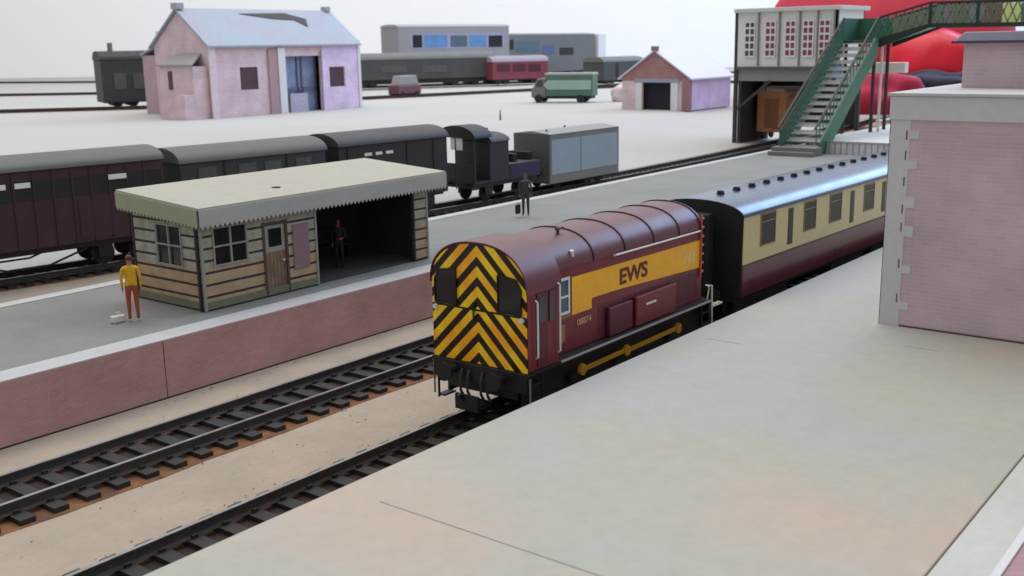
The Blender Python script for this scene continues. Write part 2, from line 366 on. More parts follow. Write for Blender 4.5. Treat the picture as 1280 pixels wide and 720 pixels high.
# hood
H0, H1, hw = 1.46, 10.25, 1.34
MB().prism([(H0, hw, 1.62)]+[(H0, y, z) for y, z in arch(hw, 3.95, 4.86, 20)]+[(H0, -hw, 1.62)], (H1-H0,0,0)).build('hood', maroon, L, smooth=True)
o1 = arch(hw+.03, 4.05, 4.90, 22); i1 = arch(hw, 4.05, 4.865, 22)
MB().prism([(H0+.1, y, z) for y, z in o1]+[(H0+.1, y, z) for y, z in reversed(i1)], (H1-H0-.2,0,0)).build('hood_roof', roofp, L, smooth=True)
dk = mat('dark_maroon_line', (52,18,28), .5, .1, 2)
for x in (3.6, 5.3, 7.0, 8.6, 10.0):
    r = MB(); o2 = arch(hw+.055, 4.05, 4.935, 18); i2 = arch(hw+.032, 4.05, 4.905, 18)
    r.prism([(x, yy, z) for yy, z in o2]+[(x, yy, z) for yy, z in reversed(i2)], (.06,0,0)).build('roof_rib', dk, L, smooth=True)
for sd in (-1, 1):
    def yb(a, b): return (min(sd*a, sd*b), max(sd*a, sd*b))
    Y = yb(hw, hw+.012)
    bnd = MB().prism([(2.55, sd*hw, 2.64),(3.55, sd*hw, 2.64),(3.55, sd*hw, 2.95),(5.0, sd*hw, 2.93),(10.2, sd*hw, 2.72),(10.2, sd*hw, 3.66),(2.55, sd*hw, 3.74)], (0, sd*.012, 0)).build('yellow_band', yellow, L)
    if sd < 0:
        text_mesh('lettering', 'EWS', .66, mat('letter_maroon', (96,26,22), .5, .05, 2), bnd, (5.85, -1.358, 3.27), 'y-', sx=1.25, ext=.004, bold=.022)
        text_mesh('number', '08874', .27, mat('letter_cream', (206,150,110), .5, .05, 2), bnd, (3.15, -1.356, 2.36), 'y-', sx=1.1, ext=.004, bold=.004)
        # pale emblem with three heads at the far end of the band
        em = MB()
        for k in range(3):
            x = 8.95+k*.28
            em.prism([(x, -1.353, 3.02), (x+.12, -1.353, 3.02), (x+.22, -1.353, 3.3), (x+.13, -1.353, 3.42), (x+.05, -1.353, 3.22)], (0, -.006, 0))
        em.build('emblem', mat('emblem_cream', (228,196,130), .5, .05, 2), bnd)
        MB().box(1.6, 2.5, -1.352, -1.34, 2.62, 2.7).box(1.9, 2.2, -1.352, -1.34, 1.95, 2.45).build('warning_plate', mat('plate_ochre', (150,116,46), .5, .1, 2), L)
        sw = MB().box(1.55, 2.35, -1.352, -1.341, 2.8, 3.75).build('window', mat('side_window_blue', (70,96,112), .2, .2, 1), L)
        fr = MB().box(1.5, 2.42, -1.375, -1.3525, 3.72, 3.8).box(1.5, 2.42, -1.375, -1.3525, 2.74, 2.82).box(1.5, 1.57, -1.375, -1.3525, 2.82, 3.72).box(2.35, 2.42, -1.375, -1.3525, 2.82, 3.72).box(1.57, 2.35, -1.37, -1.3525, 3.22, 3.28); fr.build('window_frame', whitep, sw)
    # long handrail along the hood
    m = MB().tube([(4.7, sd*(hw+.02), 4.02), (4.7, sd*(hw+.1), 4.04), (9.9, sd*(hw+.1), 4.0), (9.9, sd*(hw+.02), 3.98)], .03, 8); m.build('handrail', whitep, L, smooth=True)
    # hood doors
    for k in range(9):
        x = 3.9+k*.68
        MB().box(x, x+.6, *yb(hw, hw+.01), 1.75, 2.66).build('hood_door', maroon2, L, bevel=.01)
    # battery boxes on the running plate
    bx = MB().box(4.3, 5.6, *yb(hw+.011, 1.50), 1.62, 2.5).build('equipment_box', maroon2, L, bevel=.04)
    bx = MB().box(5.75, 8.2, *yb(hw+.011, 1.54), 1.62, 2.55).build('equipment_box', maroon, L, bevel=.04)
    if sd < 0: MB().box(6.3, 6.9, -1.555, -1.542, 2.2, 2.27).build('number_plate', whitep, bx)
    # running plate edge, frames, wheels, rods
    MB().box(-.05, 10.4, *yb(1.3, 1.7), 1.5, 1.6).build('running_plate', black, L)
    MB().box(1.5, 10.35, *yb(1.70, 1.725), 1.55, 1.61).build('white_edge', mat('edge_pale', (170,165,165), .5, .05, 2), L)
    MB().box(.2, 10.1, *yb(1.28, 1.36), .55, 1.5).build('side_frame', black, L)
    for x in (2.35, 4.75, 7.9):
        w = MB().tube([(x, sd*.86, .9), (x, sd*1.0, .9)], .9, 36).tube([(x, sd*.80, .9), (x, sd*.86, .9)], .98, 36).build('wheel', black2, L, smooth=True)
        MB().tube([(x, sd*1.0, .9), (x, sd*1.5, .9)], .14, 12).build('axle_end', black, w)
        MB().bar((x-.1, sd*1.48, .9), (x+.35, sd*1.48, .72), .1, .28).build('crank', black, w)
    xs = (2.7, 5.1, 8.25)
    rod = MB()
    for a1, b1 in zip(xs, xs[1:]): rod.bar((a1, sd*1.58, 1.02), (b1, sd*1.58, 1.06), .06, .13)
    for x in xs: rod.tube([(x, sd*1.54, 1.04), (x, sd*1.64, 1.04)], .17, 14)
    rod.build('coupling_rod', mat('rod_yellow', (196,140,30), .45, .08, 2), L)
    for x in (0.15, 9.7):
        st = MB()
        for z in (.35, .8, 1.2): st.box(x, x+.5, *yb(1.45, 1.7), z, z+.05)
        st.bar((x, sd*1.66, .3), (x, sd*1.66, 1.5), .05, .05).bar((x+.5, sd*1.66, .3), (x+.5, sd*1.66, 1.5), .05, .05)
        st.build('cab_step', black, L)
    MB().tube([(.04, sd*1.72, .45), (.04, sd*1.72, 1.45)], .028, 8).build('handrail', greyp, L)
    MB().tube([(10.3, sd*1.55, 1.6), (10.3, sd*1.62, 2.05), (10.05, sd*1.62, 2.15), (10.3, sd*1.72, 2.1), (10.36, sd*1.72, .75)], .03, 8).build('handrail', whitep, L)
    for xe, dx in ((-.05, -1), (10.4, 1)):
        bf = MB().tube([(xe, sd*.86, 1.35), (xe+dx*.4, sd*.86, 1.35)], .12, 14).tube([(xe+dx*.4, sd*.86, 1.35), (xe+dx*.47, sd*.86, 1.35)], .26, 20).build('buffer', black2, L, smooth=True)
MB().box(-.06, .12, -1.66, 1.66, 1.02, 1.58).build('buffer_beam', black, L, bevel=.02)
MB().box(10.22, 10.4, -1.66, 1.66, 1.02, 1.58).build('buffer_beam', black, L, bevel=.02)
MB().box(.1, 10.2, -1.25, 1.25, .75, 1.5).build('chassis', black, L)
MB().box(-.55, .1, -.32, .32, .42, .56).box(-.6, -.5, -.4, .4, .42, .85).bar((-.5, .12, .6), (-.75, .12, .9), .08, .08).build('coupling', black, L)
hz = MB()
for y in (-.42, -.18, .3, .55): hz.tube([(-.08, y, 1.4), (-.16, y, 1.2), (-.16, y+.02, .8), (-.06, y, .6)], .04, 6)
hz.build('brake_hose', mat('hose', (60,60,60), .6, .1, 2), L)
MB().tube([(3.0, -.55, 4.82), (3.0, -.55, 4.98)], .05, 8).tube([(2.9, -.55, 5.0), (3.25, -.55, 5.0)], .04, 8).build('horn', mat('horn_dark', (70,40,48), .5, .1, 2), L)
MB().tube([(2.7, -1.25, 4.15), (2.62, -1.3, 4.5)], .06, 8).build('aerial', whitep, L)
# radiator end with ladder and warning marks
MB().box(10.252, 10.30, -1.2, 1.2, 1.8, 4.3).build('radiator_grille', black, L, bevel=.02)
for sd in (-1, 1):
    lad = MB()
    for k in range(7): lad.box(10.1, 10.24, min(sd*1.36, sd*1.42), max(sd*1.36, sd*1.42), 2.55+k*.3, 2.62+k*.3)
    lad.box(10.06, 10.10, min(sd*1.36, sd*1.42), max(sd*1.36, sd*1.42), 2.4, 4.5)
    lad.build('ladder', mat('ladder_red', (196,92,74), .5, .1, 3), L)

# ================================================================ COACH
K = thing('passenger_coach', 'maroon and cream coach with a glossy blue grey roof coupled behind the engine', 'coach', (12.5, 0, 0))
X0, X1 = 12.55, 34.4
MB().box(X0+.05, X1, -1.74, 1.74, 1.25, 2.36).build('lower_body', mat('crimson_paint', (92,22,40), .3, .08, 1, coat=.3), K, bevel=.04)
cream = mat('cream_paint', (206,188,134), .35, .05, 1, coat=.2)
wins = [(13.95,1.12,2.93,4.02),(16.2,.42,2.6,3.98),(17.65,1.02,2.93,4.0),(20.1,1.1,2.93,4.0),(22.2,.4,2.6,3.95),(23.75,1.05,2.93,4.0),(25.8,.42,2.6,3.95),(27.2,1.1,2.93,4.0),(29.6,1.1,2.93,4.0),(31.9,.42,2.6,3.95)]
MB().box(X0+.05, X1, -1.735, 1.735, 2.362, 4.2).build('upper_body', cream, K, bevel=.03)
for sd in (-1, 1):
    Y = lambda a, b: (min(sd*a, sd*b), max(sd*a, sd*b))
    for x, w, z0, z1 in wins:
        wo = MB().box(x, x+w, *Y(1.736, 1.75), z0, z1).build('window', mat('coach_glass', (62,50,36), .35, .3, .8, spec=.25, rgb2=(36,36,26)), K)
        if w > .6:
            MB().box(x-.05, x+w+.05, *Y(1.738, 1.762), z1-.28, z1-.24).box(x-.05, x, *Y(1.738, 1.762), z0-.05, z1+.05).box(x+w, x+w+.05, *Y(1.738, 1.762), z0-.05, z1+.05).box(x, x+w, *Y(1.738, 1.762), z1, z1+.05).box(x, x+w, *Y(1.738, 1.762), z0-.05, z0).build('window_frame', mat('frame_ochre', (150,120,84), .5, .1, 2), wo)
    MB().box(X0, X1, *Y(1.737, 1.752), 2.34, 2.40).build('lining', mat('lining_dark', (60,34,30), .4, .1, 1), K)
roofc = mat('coach_roof', (34,54,96), .27, .1, .8, rgb2=(36,50,72), spec=.75)
o1 = arch(1.8, 4.12, 4.66, 24, 2.1)
MB().prism([(X0-.06, y, z) for y, z in o1], (X1-X0+.1,0,0)).build('roof', roofc, K, smooth=True)
for k in range(16):
    x = 14.08+k*1.26
    MB().tube([(x, 0, 4.63), (x, 0, 4.78)], [.16,.12], 12).build('ventilator', black2, K, smooth=True)
MB().prism([(X0-.1, y, z) for y, z in [(1.74,1.25)]+arch(1.79, 4.12, 4.65, 20, 2.1)+[(-1.74,1.25)]], (.035,0,0)).build('end_panel', black, K)
MB().box(X0-.55, X0-.01, -.62, .62, 1.35, 4.2).build('corridor_connector', black2, K, bevel=.08)
MB().box(X0+.2, X1-.2, -1.35, 1.35, .95, 1.25).build('underframe', black, K)
K.rotation_euler = (0, 0, math.radians(-1.1))
MB().box(21.5, 25, -1.3, -.6, .45, .95).box(26, 28.5, -1.3, -.6, .5, .95).build('battery_box', black, K)
for bx0 in (15.0, 31.8):
    bg = MB().box(bx0-2.1, bx0+2.1, -1.35, -1.2, .45, .95).box(bx0-2.1, bx0+2.1, 1.2, 1.35, .45, .95).box(bx0-.5, bx0+.5, -1.2, 1.2, .5, .95).build('bogie', black, K)
    for dx in (-1.55, 1.55):
        for sd in (-1, 1): MB().tube([(bx0+dx, sd*.82, .6), (bx0+dx, sd*1.0, .6)], .6, 24).build('wheel', black2, bg, smooth=True)
for sd in (-1, 1): MB().tube([(X0, sd*.86, 1.3), (X0-.4, sd*.86, 1.3)], [.12,.12], 12).tube([(X0-.4, sd*.86, 1.3), (X0-.46, sd*.86, 1.3)], .25, 16).build('buffer', black2, K, smooth=True)

# ================================================================ WAITING SHELTER
SH = thing('waiting_shelter', 'open fronted wooden station shelter with a pale flat roof and toothed valance', 'shelter', (-.2, 11.95, 1.463))
sx0, sx1, sy0, sy1, sz0, sz1 = -.2, 11.05, 11.95, 15.85, 1.465, 4.75
board = planks('shelter_boards', (138,136,122), (166,162,148), 'v', .42, .2, seam=(46,38,32), low=(176,150,116), lowz=1.45)
frame_m = mat('shelter_frame_light', (150,150,138), .7, .08, 2)
dframe = mat('shelter_frame_dark', (44,44,40), .6, .1, 2)
t = .12
def wall_with_hole(x0, x1, z0, z1, holes, mk):
    """list of rectangles covering x0..x1,z0..z1 minus holes (sorted by x)"""
    cur = x0
    for hx0, hx1, hz0, hz1 in holes:
        if hx0 > cur: mk(cur, hx0, z0, z1)
        if hz0 > z0: mk(hx0, hx1, z0, hz0)
        if hz1 < z1: mk(hx0, hx1, hz1, z1)
        cur = hx1
    if cur < x1: mk(cur, x1, z0, z1)
fw = MB(); wall_with_hole(sx0, 4.9, sz0, sz1, [(.30,1.72,2.98,4.25),(2.42,3.5,1.48,4.1)], lambda a,b,c,d: fw.box(a,b,sy0,sy0+t,c,d)); fw.build('front_wall', board, SH)
ew = MB(); wall_with_hole(sy0+t+.002, sy1, sz0, sz1, [(13.05,14.5,2.9,4.3)], lambda a,b,c,d: ew.box(sx0,sx0+t,a,b,c,d)); ew.build('end_wall', board, SH)
MB().box(10.25, sx1, sy0, sy0+t, sz0, sz1).build('front_wall', board, SH)
MB().box(sx1-t, sx1, sy0+t+.002, sy1, sz0, sz1).build('end_wall', board, SH)
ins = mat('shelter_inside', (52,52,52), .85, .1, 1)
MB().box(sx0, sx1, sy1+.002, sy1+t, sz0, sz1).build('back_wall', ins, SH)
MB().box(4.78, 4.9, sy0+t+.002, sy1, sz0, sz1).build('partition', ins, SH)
MB().box(sx1-t-.03, sx1-t-.002, sy0+t, sy1, sz0+.02, sz1-.1).build('lining', ins, SH)  # dark panel added to darken the inside, shade put into its colour
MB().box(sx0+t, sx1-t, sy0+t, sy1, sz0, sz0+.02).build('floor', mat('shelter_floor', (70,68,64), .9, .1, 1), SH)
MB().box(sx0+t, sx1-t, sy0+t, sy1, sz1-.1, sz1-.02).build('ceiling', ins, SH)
# windows
w1 = MB().box(.32, 1.70, sy0+.05, sy0+.07, 3.0, 4.23).build('window', glass, SH)
g = MB()
for x in (.27, .99, 1.68): g.box(x, x+.06, sy0-.03, sy0+.04, 2.95, 4.28)
for z in (2.94, 3.6, 4.24): g.box(.25, 1.76, sy0-.034, sy0+.03, z, z+.055)
g.build('window_frame', frame_m, w1)
w2 = MB().box(sx0+.05, sx0+.07, 13.07, 14.48, 2.92, 4.28).build('window', glass, SH)
g = MB()
for y in (13.03, 13.75, 14.46): g.box(sx0-.03, sx0+.04, y, y+.06, 2.88, 4.32)
for z in (2.87, 3.58, 4.28): g.box(sx0-.034, sx0+.03, 13.0, 14.54, z, z+.055)
g.build('window_frame', frame_m, w2)
# door
dgrain = planks('door_boards', (112,88,66), (136,110,84), 'h', .16, .16, seam=(62,46,36))
D = MB().box(2.52, 3.42, sy0+.01, sy0+.08, 1.5, 3.05).build('door', dgrain, SH)
MB().box(2.52, 3.42, sy0+.01, sy0+.08, 3.052, 4.02).build('door_upper', frame_m, D)
MB().box(2.68, 3.26, sy0-.005, sy0+.008, 3.25, 3.9).build('door_window', glass, D)
MB().box(2.4, 2.5, sy0-.03, sy0+.03, 1.48, 4.16).box(3.44, 3.54, sy0-.03, sy0+.03, 1.48, 4.16).box(2.5, 3.44, sy0-.03, sy0+.03, 4.04, 4.14).build('door_frame', mat('door_frame_brown', (84,66,58), .7, .1, 2), D)
MB().tube([(3.3, sy0-.05, 2.7), (3.3, sy0+.02, 2.7)], .04, 8).build('handle', whitep, D)
tag(MB().box(3.78, 4.52, sy0-.04, sy0-.005, 2.25, 3.9).build('notice_board', mat('poster_mauve', (138,112,116), .6, .05, 2)), 'blank mauve notice poster on the shelter front beside the brown door', 'poster')
# corner posts, mid posts, skirting
for x, y, mm in ((sx0-.03, sy0-.03, frame_m), (sx0-.12, sy0+.1, dframe), (sx0-.03, sy1-.02, dframe), (4.86, sy0-.03, frame_m), (10.2, sy0-.03, dframe), (sx1-.04, sy0-.03, frame_m)):
    MB().box(x, x+.09, y, y+.09, sz0, sz1).build('post', mm, SH)
MB().box(sx0-.02, 4.95, sy0-.028, sy0-.003, sz0+.04, sz0+.30).box(sx0-.028, sx0-.003, sy0+.2, sy1, sz0+.04, sz0+.30).build('skirting', mat('skirting_green', (118,120,92), .75, .1, 2), SH)
# roof with valance
rz0, rz1 = 4.98, 5.30
top = mat('shelter_roof', (172,173,154), .8, .04, .25, rgb2=(176,164,150))
RX0, RX1, RY0, RY1 = -.36, 12.05, 11.72, 16.5
rf = MB().prism([(RX0, RY0, rz0), (RX0, RY1, rz1), (RX0, RY1, rz1+.07), (RX0, RY0, rz0+.07)], (RX1-RX0,0,0)).build('roof', top, SH)
MB().tube([(4.2, 13.2, 5.14), (4.2, 13.2, 5.17)], .17, 14).build('roof_spot', black2, rf)
def valance(p0, p1, z0a, z0b, n, m_, nm):
    p0, p1 = Vector(p0), Vector(p1); d_ = (p1-p0); nrm_ = Vector((d_.y, -d_.x)).normalized()*.05
    pts = [(p0.x, p0.y, z0a), (p1.x, p1.y, z0b)]
    for i in range(n, -1, -1):
        u = i/n; p = p0+d_*u; zt = z0a+(z0b-z0a)*u
        if i < n:
            pm = p0+d_*((i+.5)/n); pts.append((pm.x, pm.y, zt-.66))
        pts.append((p.x, p.y, zt-.53))
    return MB().prism(pts, (nrm_.x, nrm_.y, 0)).build(nm, m_, SH)
valance((RX0, RY0), (RX1, RY0), rz0+.0, rz0+.0, 62, mat('valance_grey', (172,172,168), .75, .04, .5), 'valance')
valance((RX0, RY1), (RX0, RY0+.06), rz1-.0, rz0-.0, 24, mat('valance_cream', (158,160,134), .75, .04, .5), 'valance')
valance((RX1, RY0+.06), (RX1, RY1), rz0, rz1, 24, MATS['valance_cream'], 'valance')
# bench inside
be = thing('bench', 'dark bench against the back wall inside the waiting shelter', 'bench', (7.4, 15.2, 1.485))
MB().box(5.4, 9.6, 14.95, 15.6, 2.02, 2.1).build('seat', black2, be)
MB().box(5.4, 9.6, 15.6, 15.68, 2.25, 2.75).build('backrest', black2, be)
for x in (5.6, 7.5, 9.3): MB().box(x, x+.12, 15.0, 15.55, 1.487, 2.02).build('leg', black, be)

# ================================================================ PEOPLE (model figures, 1.26 units = 1 m)
def person(label, loc, rz, skin, shirt, trousers, hair, shoes, arms='down', scale=1.26, long_coat=False):
    V = []; E = []; Rr = []
    def v(p, r, par=None):
        V.append(p); Rr.append(r)
        if par is not None: E.append((par, len(V)-1))
        return len(V)-1
    pel = v((0,0,.95), (.155,.105)); ab = v((0,.0,1.08), (.14,.10), pel); ch = v((0,-.01,1.28), (.175,.115), ab); sh = v((0,0,1.42), (.13,.09), ch)
    nk = v((0,-.005,1.50), (.055,.055), sh); jaw = v((0,-.015,1.575), (.07,.078), nk); hd = v((0,-.01,1.66), (.08,.098), jaw); tp = v((0,0,1.735), (.055,.065), hd)
    for s in (-1, 1):
        hp = v((s*.09,0,.88), (.09,.095), pel); kn = v((s*.10,-.015,.5), (.058,.062), hp); an = v((s*.105,.02,.10), (.042,.045), kn)
        v((s*.115,-.13,.045), (.042,.035), an)
        so = v((s*.19,0,1.40), (.06,.06), sh)
        if arms == 'down' or (arms == 'hold' and s < 0): el = v((s*.235,.02,1.13), (.043,.043), so); wr = v((s*.225,-.06,.90), (.03,.03), el); dirv = Vector((0,-.02,-1)).normalized()
        else: el = v((s*.24,.0,1.13), (.043,.043), so); wr = v((s*.13,-.22,1.08), (.03,.03), el); dirv = Vector((-s*.6,-.8,.05)).normalized()
        w = Vector(V[wr]); pm = v(tuple(w+dirv*.06), (.036,.022), wr)
        sidev = Vector((0,-1,0)) if arms == 'down' or (arms == 'hold' and s < 0) else Vector((0,0,1))
        for k, ln in enumerate((.065,.078,.074,.058)):
            o = sidev*(.026-.017*k)
            f1 = v(tuple(w+dirv*.095+o), (.0095,.0095), pm); v(tuple(w+dirv*(.095+ln)+o+Vector((-s*.018,0,0))), (.0075,.0075), f1)
        v(tuple(w+dirv*.09+sidev*.055), (.010,.010), pm)
    me = bpy.data.meshes.new('person'); me.from_pydata(V, E, []); o = bpy.data.objects.new('tmp', me); C.objects.link(o)
    sk = o.modifiers.new('s', 'SKIN'); sk.use_smooth_shade = True
    for i, r in enumerate(Rr): me.skin_vertices[0].data[i].radius = r
    me.skin_vertices[0].data[0].use_root = True
    o.modifiers.new('ss', 'SUBSURF').levels = 2
    bpy.context.view_layer.update(); dg = bpy.context.evaluated_depsgraph_get()
    m2 = bpy.data.meshes.new_from_object(o.evaluated_get(dg)); bpy.data.objects.remove(o)
    mm = [mat('skin_%d%d%d' % skin, skin, .6, .05, 4), mat('cloth_%d%d%d' % shirt, shirt, .8, .1, 4), mat('cloth_%d%d%d' % trousers, trousers, .8, .1, 4), mat('cloth_%d%d%d' % shoes, shoes, .6, .1, 4)]
    m2.materials.clear()
    for x in mm: m2.materials.append(x)
    for p in m2.polygons:
        c = p.center; z = c.z; ax = abs(c.x)
        if z > 1.475: k = 0
        elif z < .085: k = 3
        elif z < .96 and ax < .19 : k = 2
        elif z < 1.0 and ax >= .19: k = 0 if z < .9 else 1
        elif arms != 'down' and c.y < -.2 and z > 1.0: k = 0
        else: k = 1
        if long_coat and .5 < z < 1.0 and k == 2: k = 1
        p.material_index = k
    m2.transform(Matrix.Scale(scale, 4))
    b = bpy.data.objects.new('person', m2); C.objects.link(b); b.location = loc; b.rotation_euler = (0,0,rz)
    tag(b, label, 'person')
    # hair, face
    h = MB(); bmesh.ops.create_uvsphere(h.bm, u_segments=16, v_segments=10, radius=1)
    for vv in h.bm.verts:
        vv.co = Vector((vv.co.x*.092, vv.co.y*.108+.012, vv.co.z*.085+1.685))
        if vv.co.y < -.045 and vv.co.z < 1.70: vv.co.y = -.03
    bmesh.ops.scale(h.bm, verts=h.bm.verts, vec=(scale,)*3); h.build('hair', mat('hair_%d%d%d' % hair, hair, .8, .1, 5), b, smooth=True, local=True)
    e = MB()
    for s in (-1, 1): bmesh.ops.create_uvsphere(e.bm, u_segments=8, v_segments=6, radius=.011, matrix=Matrix.Translation((s*.032,-.102,1.645)))
    bmesh.ops.scale(e.bm, verts=e.bm.verts, vec=(scale,)*3); e.build('eyes', black, b, local=True)
    n = MB().prism([(-.012,-.1,1.635),(.012,-.1,1.635),(0,-.1,1.60)], (0,-.022,-.006)); bmesh.ops.scale(n.bm, verts=n.bm.verts, vec=(scale,)*3); n.build('nose', mm[0], b, local=True)
    n = MB().box(-.025,.025,-.1,-.092,1.575,1.583); bmesh.ops.scale(n.bm, verts=n.bm.verts, vec=(scale,)*3); n.build('mouth', mat('lips', (140,70,62), .6), b, local=True)
    return b
person('figure in a yellow top and orange red trousers on the platform left of the shelter', (-2.32, 12.95, 1.47), math.radians(150), (176,112,92), (226,178,20), (166,74,46), (100,60,40), (120,50,30), 'down')
person('figure in a grey suit carrying a case on the far platform beyond the shelter', (22.28, 15.3, 1.47), math.radians(-60), (120,104,100), (66,66,70), (52,52,56), (50,46,44), (30,30,30), 'down', long_coat=True)
person('dark suited figure with a reddish face standing inside the open shelter', (7.5, 13.55, 1.486), math.radians(-45), (150,84,82), (34,34,36), (28,28,30), (80,40,40), (20,20,20), 'hold', scale=1.14)
for sxx in ((7.42, 13.30, 2.75),):
    pass
bag = thing('suitcase', 'small white bag on the ground beside the yellow topped figure', 'bag', (-2.5, 13.3, 1.44))
MB().box(-2.95, -2.5, 13.15, 13.4, 1.445, 1.68).build('bag_body', whitep, bag, bevel=.04)
MB().tube([(-2.85, 13.27, 1.67), (-2.8, 13.27, 1.78), (-2.65, 13.27, 1.78), (-2.6, 13.27, 1.67)], .02, 6).build('handle', whitep, bag)
case = thing('suitcase', 'dark case held beside the grey suited figure on the far platform', 'bag', (21.9, 15.3, 1.44))
MB().box(21.75, 22.05, 15.45, 15.6, 1.62, 2.1).build('bag_body', black2, case, bevel=.03)
MB().tube([(21.82, 15.52, 2.09), (21.86, 15.52, 2.2), (21.95, 15.52, 2.2), (22.0, 15.52, 2.09)], .02, 6).build('handle', black, case)

# ================================================================ REAR RAKE OF WAGONS (local coordinates: x along, 0..len; y across, rail top z = 0)
def wagon(label, x0, x1, body, roofc_, builder, cat='wagon', name='railway_wagon'):
    yA, yB = yc(x0), yc(x1); a = math.atan2(yB-yA, x1-x0)
    r = thing(name, label, cat, (x0, yA, 0), a, 'wagons in the rake behind the platform', world=False)
    Ln = math.hypot(x1-x0, yB-yA); builder(r, Ln, body, roofc_); return r
def under(r, Ln, bogies=False, col=black):
    MB().box(.1, Ln-.1, -1.3, 1.3, 1.0, 1.3).build('underframe', col, r, local=True)
    xs = (1.2, 3.1, Ln-3.1, Ln-1.2) if bogies else (1.7, Ln-1.7)
    for x in xs:
        for s in (-1, 1):
            w = MB().tube([(x, s*.8, .55), (x, s*.98, .55)], .55, 24).build('wheel', black2, r, smooth=True, local=True)
            MB().box(x-.35, x+.35, min(s*1.15,s*1.28), max(s*1.15,s*1.28), .42, 1.0).build('axle_guard', black, w, local=True)
    for s in (-1, 1):
        if not bogies: MB().bar((1.7, s*1.3, .45), (Ln-1.7, s*1.3, .45), .06, .1).build('brake_gear', black, r, local=True)
        else: MB().bar((4, s*1.3, .98), (Ln/2-1, s*1.3, .4), .06, .09).bar((Ln/2-1, s*1.3, .4), (Ln/2+1, s*1.3, .4), .06, .09).bar((Ln/2+1, s*1.3, .4), (Ln-4, s*1.3, .98), .06, .09).build('truss', black, r, local=True)
        for xe, dx in ((0,-1),(Ln,1)):
            MB().tube([(xe+.1*-dx, s*.86, 1.25), (xe+dx*.3, s*.86, 1.25)], .1, 10).tube([(xe+dx*.3, s*.86, 1.25), (xe+dx*.35, s*.86, 1.25)], .22, 14).build('buffer', black2, r, local=True)
def archroof(r, Ln, z0, zt, col, hw=1.78, ov=.08):
    o = arch(hw, z0, zt, 18, 2.0)
    MB().prism([(-ov, y, z) for y, z in o], (Ln+2*ov,0,0)).build('roof', col, r, smooth=True, local=True)
dm = mat('bauxite_maroon', (66,34,42), .6, .15, 1.5, rgb2=(54,28,36))
dg = mat('wagon_dark_grey', (54,54,55), .6, .12, 1)
roofg = mat('wagon_roof_grey', (92,92,90), .6, .1, .6)
roofb = mat('wagon_roof_black', (56,56,56), .6, .1, .6)
gap_white = mat('gap_backlight_white', (225,225,222), .5, .02, 1)  # white that stands for the bright background showing through openings
def b_van(r, Ln, body, rc):
    under(r, Ln, True)
    MB().box(0, Ln, -1.66, 1.66, 1.3, 4.95).build('body', body, r, bevel=.03, local=True)
    archroof(r, Ln, 4.95, 5.58, rc)
    for s in (-1, 1):
        Y = lambda a, b: (min(s*a, s*b), max(s*a, s*b))
        MB().box(.1, Ln-.1, *Y(1.662, 1.675), 3.55, 4.45).build('louvre_band', black2, r, local=True)
        for x, w in ((4.6,1.5),(6.5,.7),(10.9,.9)):
            if x+w < Ln: MB().box(x, x+w, *Y(1.676, 1.72), 4.18, 4.42).build('window', gap_white, r, local=True)  # see-through slits, painted as white panels
        for k in range(int(Ln/.9)):
            MB().box(.1+k*.9, .17+k*.9, *Y(1.662, 1.70), 1.35, 4.9).build('side_post', dm if body is dm else dg, r, local=True)
        dd = MB().box(2.6, 4.4, *Y(1.662, 1.69), 1.5, 3.4).build('door', black2, r, bevel=.01, local=True)
        dd = MB().box(Ln-4.4, Ln-2.6, *Y(1.662, 1.69), 1.5, 3.4).build('door', body, r, bevel=.01, local=True)
def b_grey(r, Ln, body, rc):
    under(r, Ln, False)
    MB().box(0, Ln, -1.66, 1.66, 1.2, 4.6).build('body', body, r, bevel=.03, local=True)
    archroof(r, Ln, 4.6, 5.32, rc)
    for s in (-1, 1):
        Y = lambda a, b: (min(s*a, s*b), max(s*a, s*b))
        for x in (1.0, 3.4, 5.0, 7.0): MB().box(x, x+1.05, *Y(1.662, 1.69), 2.9, 4.3).build('side_panel', mat('wagon_panel', (84,84,84), .5, .15, 2), r, local=True)
        MB().box(2.5, 2.58, *Y(1.662, 1.70), 1.25, 4.55).box(6.4, 6.48, *Y(1.662, 1.70), 1.25, 4.55).build('side_post', black2, r, local=True)
def b_slit(r, Ln, body, rc):
    under(r, Ln, True)
    MB().box(0, Ln, -1.66, 1.66, 1.2, 4.65).build('body', body, r, bevel=.03, local=True)
    archroof(r, Ln, 4.65, 5.35, rc)
    for s in (-1, 1):
        Y = lambda a, b: (min(s*a, s*b), max(s*a, s*b))
        for x, w in ((1.9,.55),(2.75,.5),(3.55,.55)): MB().box(x, x+w, *Y(1.662, 1.68), 3.98, 4.15).build('window', gap_white, r, local=True)  # slits painted as white panels
        for x in (.6, 5.2, 7.4, 9.3): MB().box(x, x+.08, *Y(1.662, 1.70), 1.25, 4.6).build('side_post', black, r, local=True)
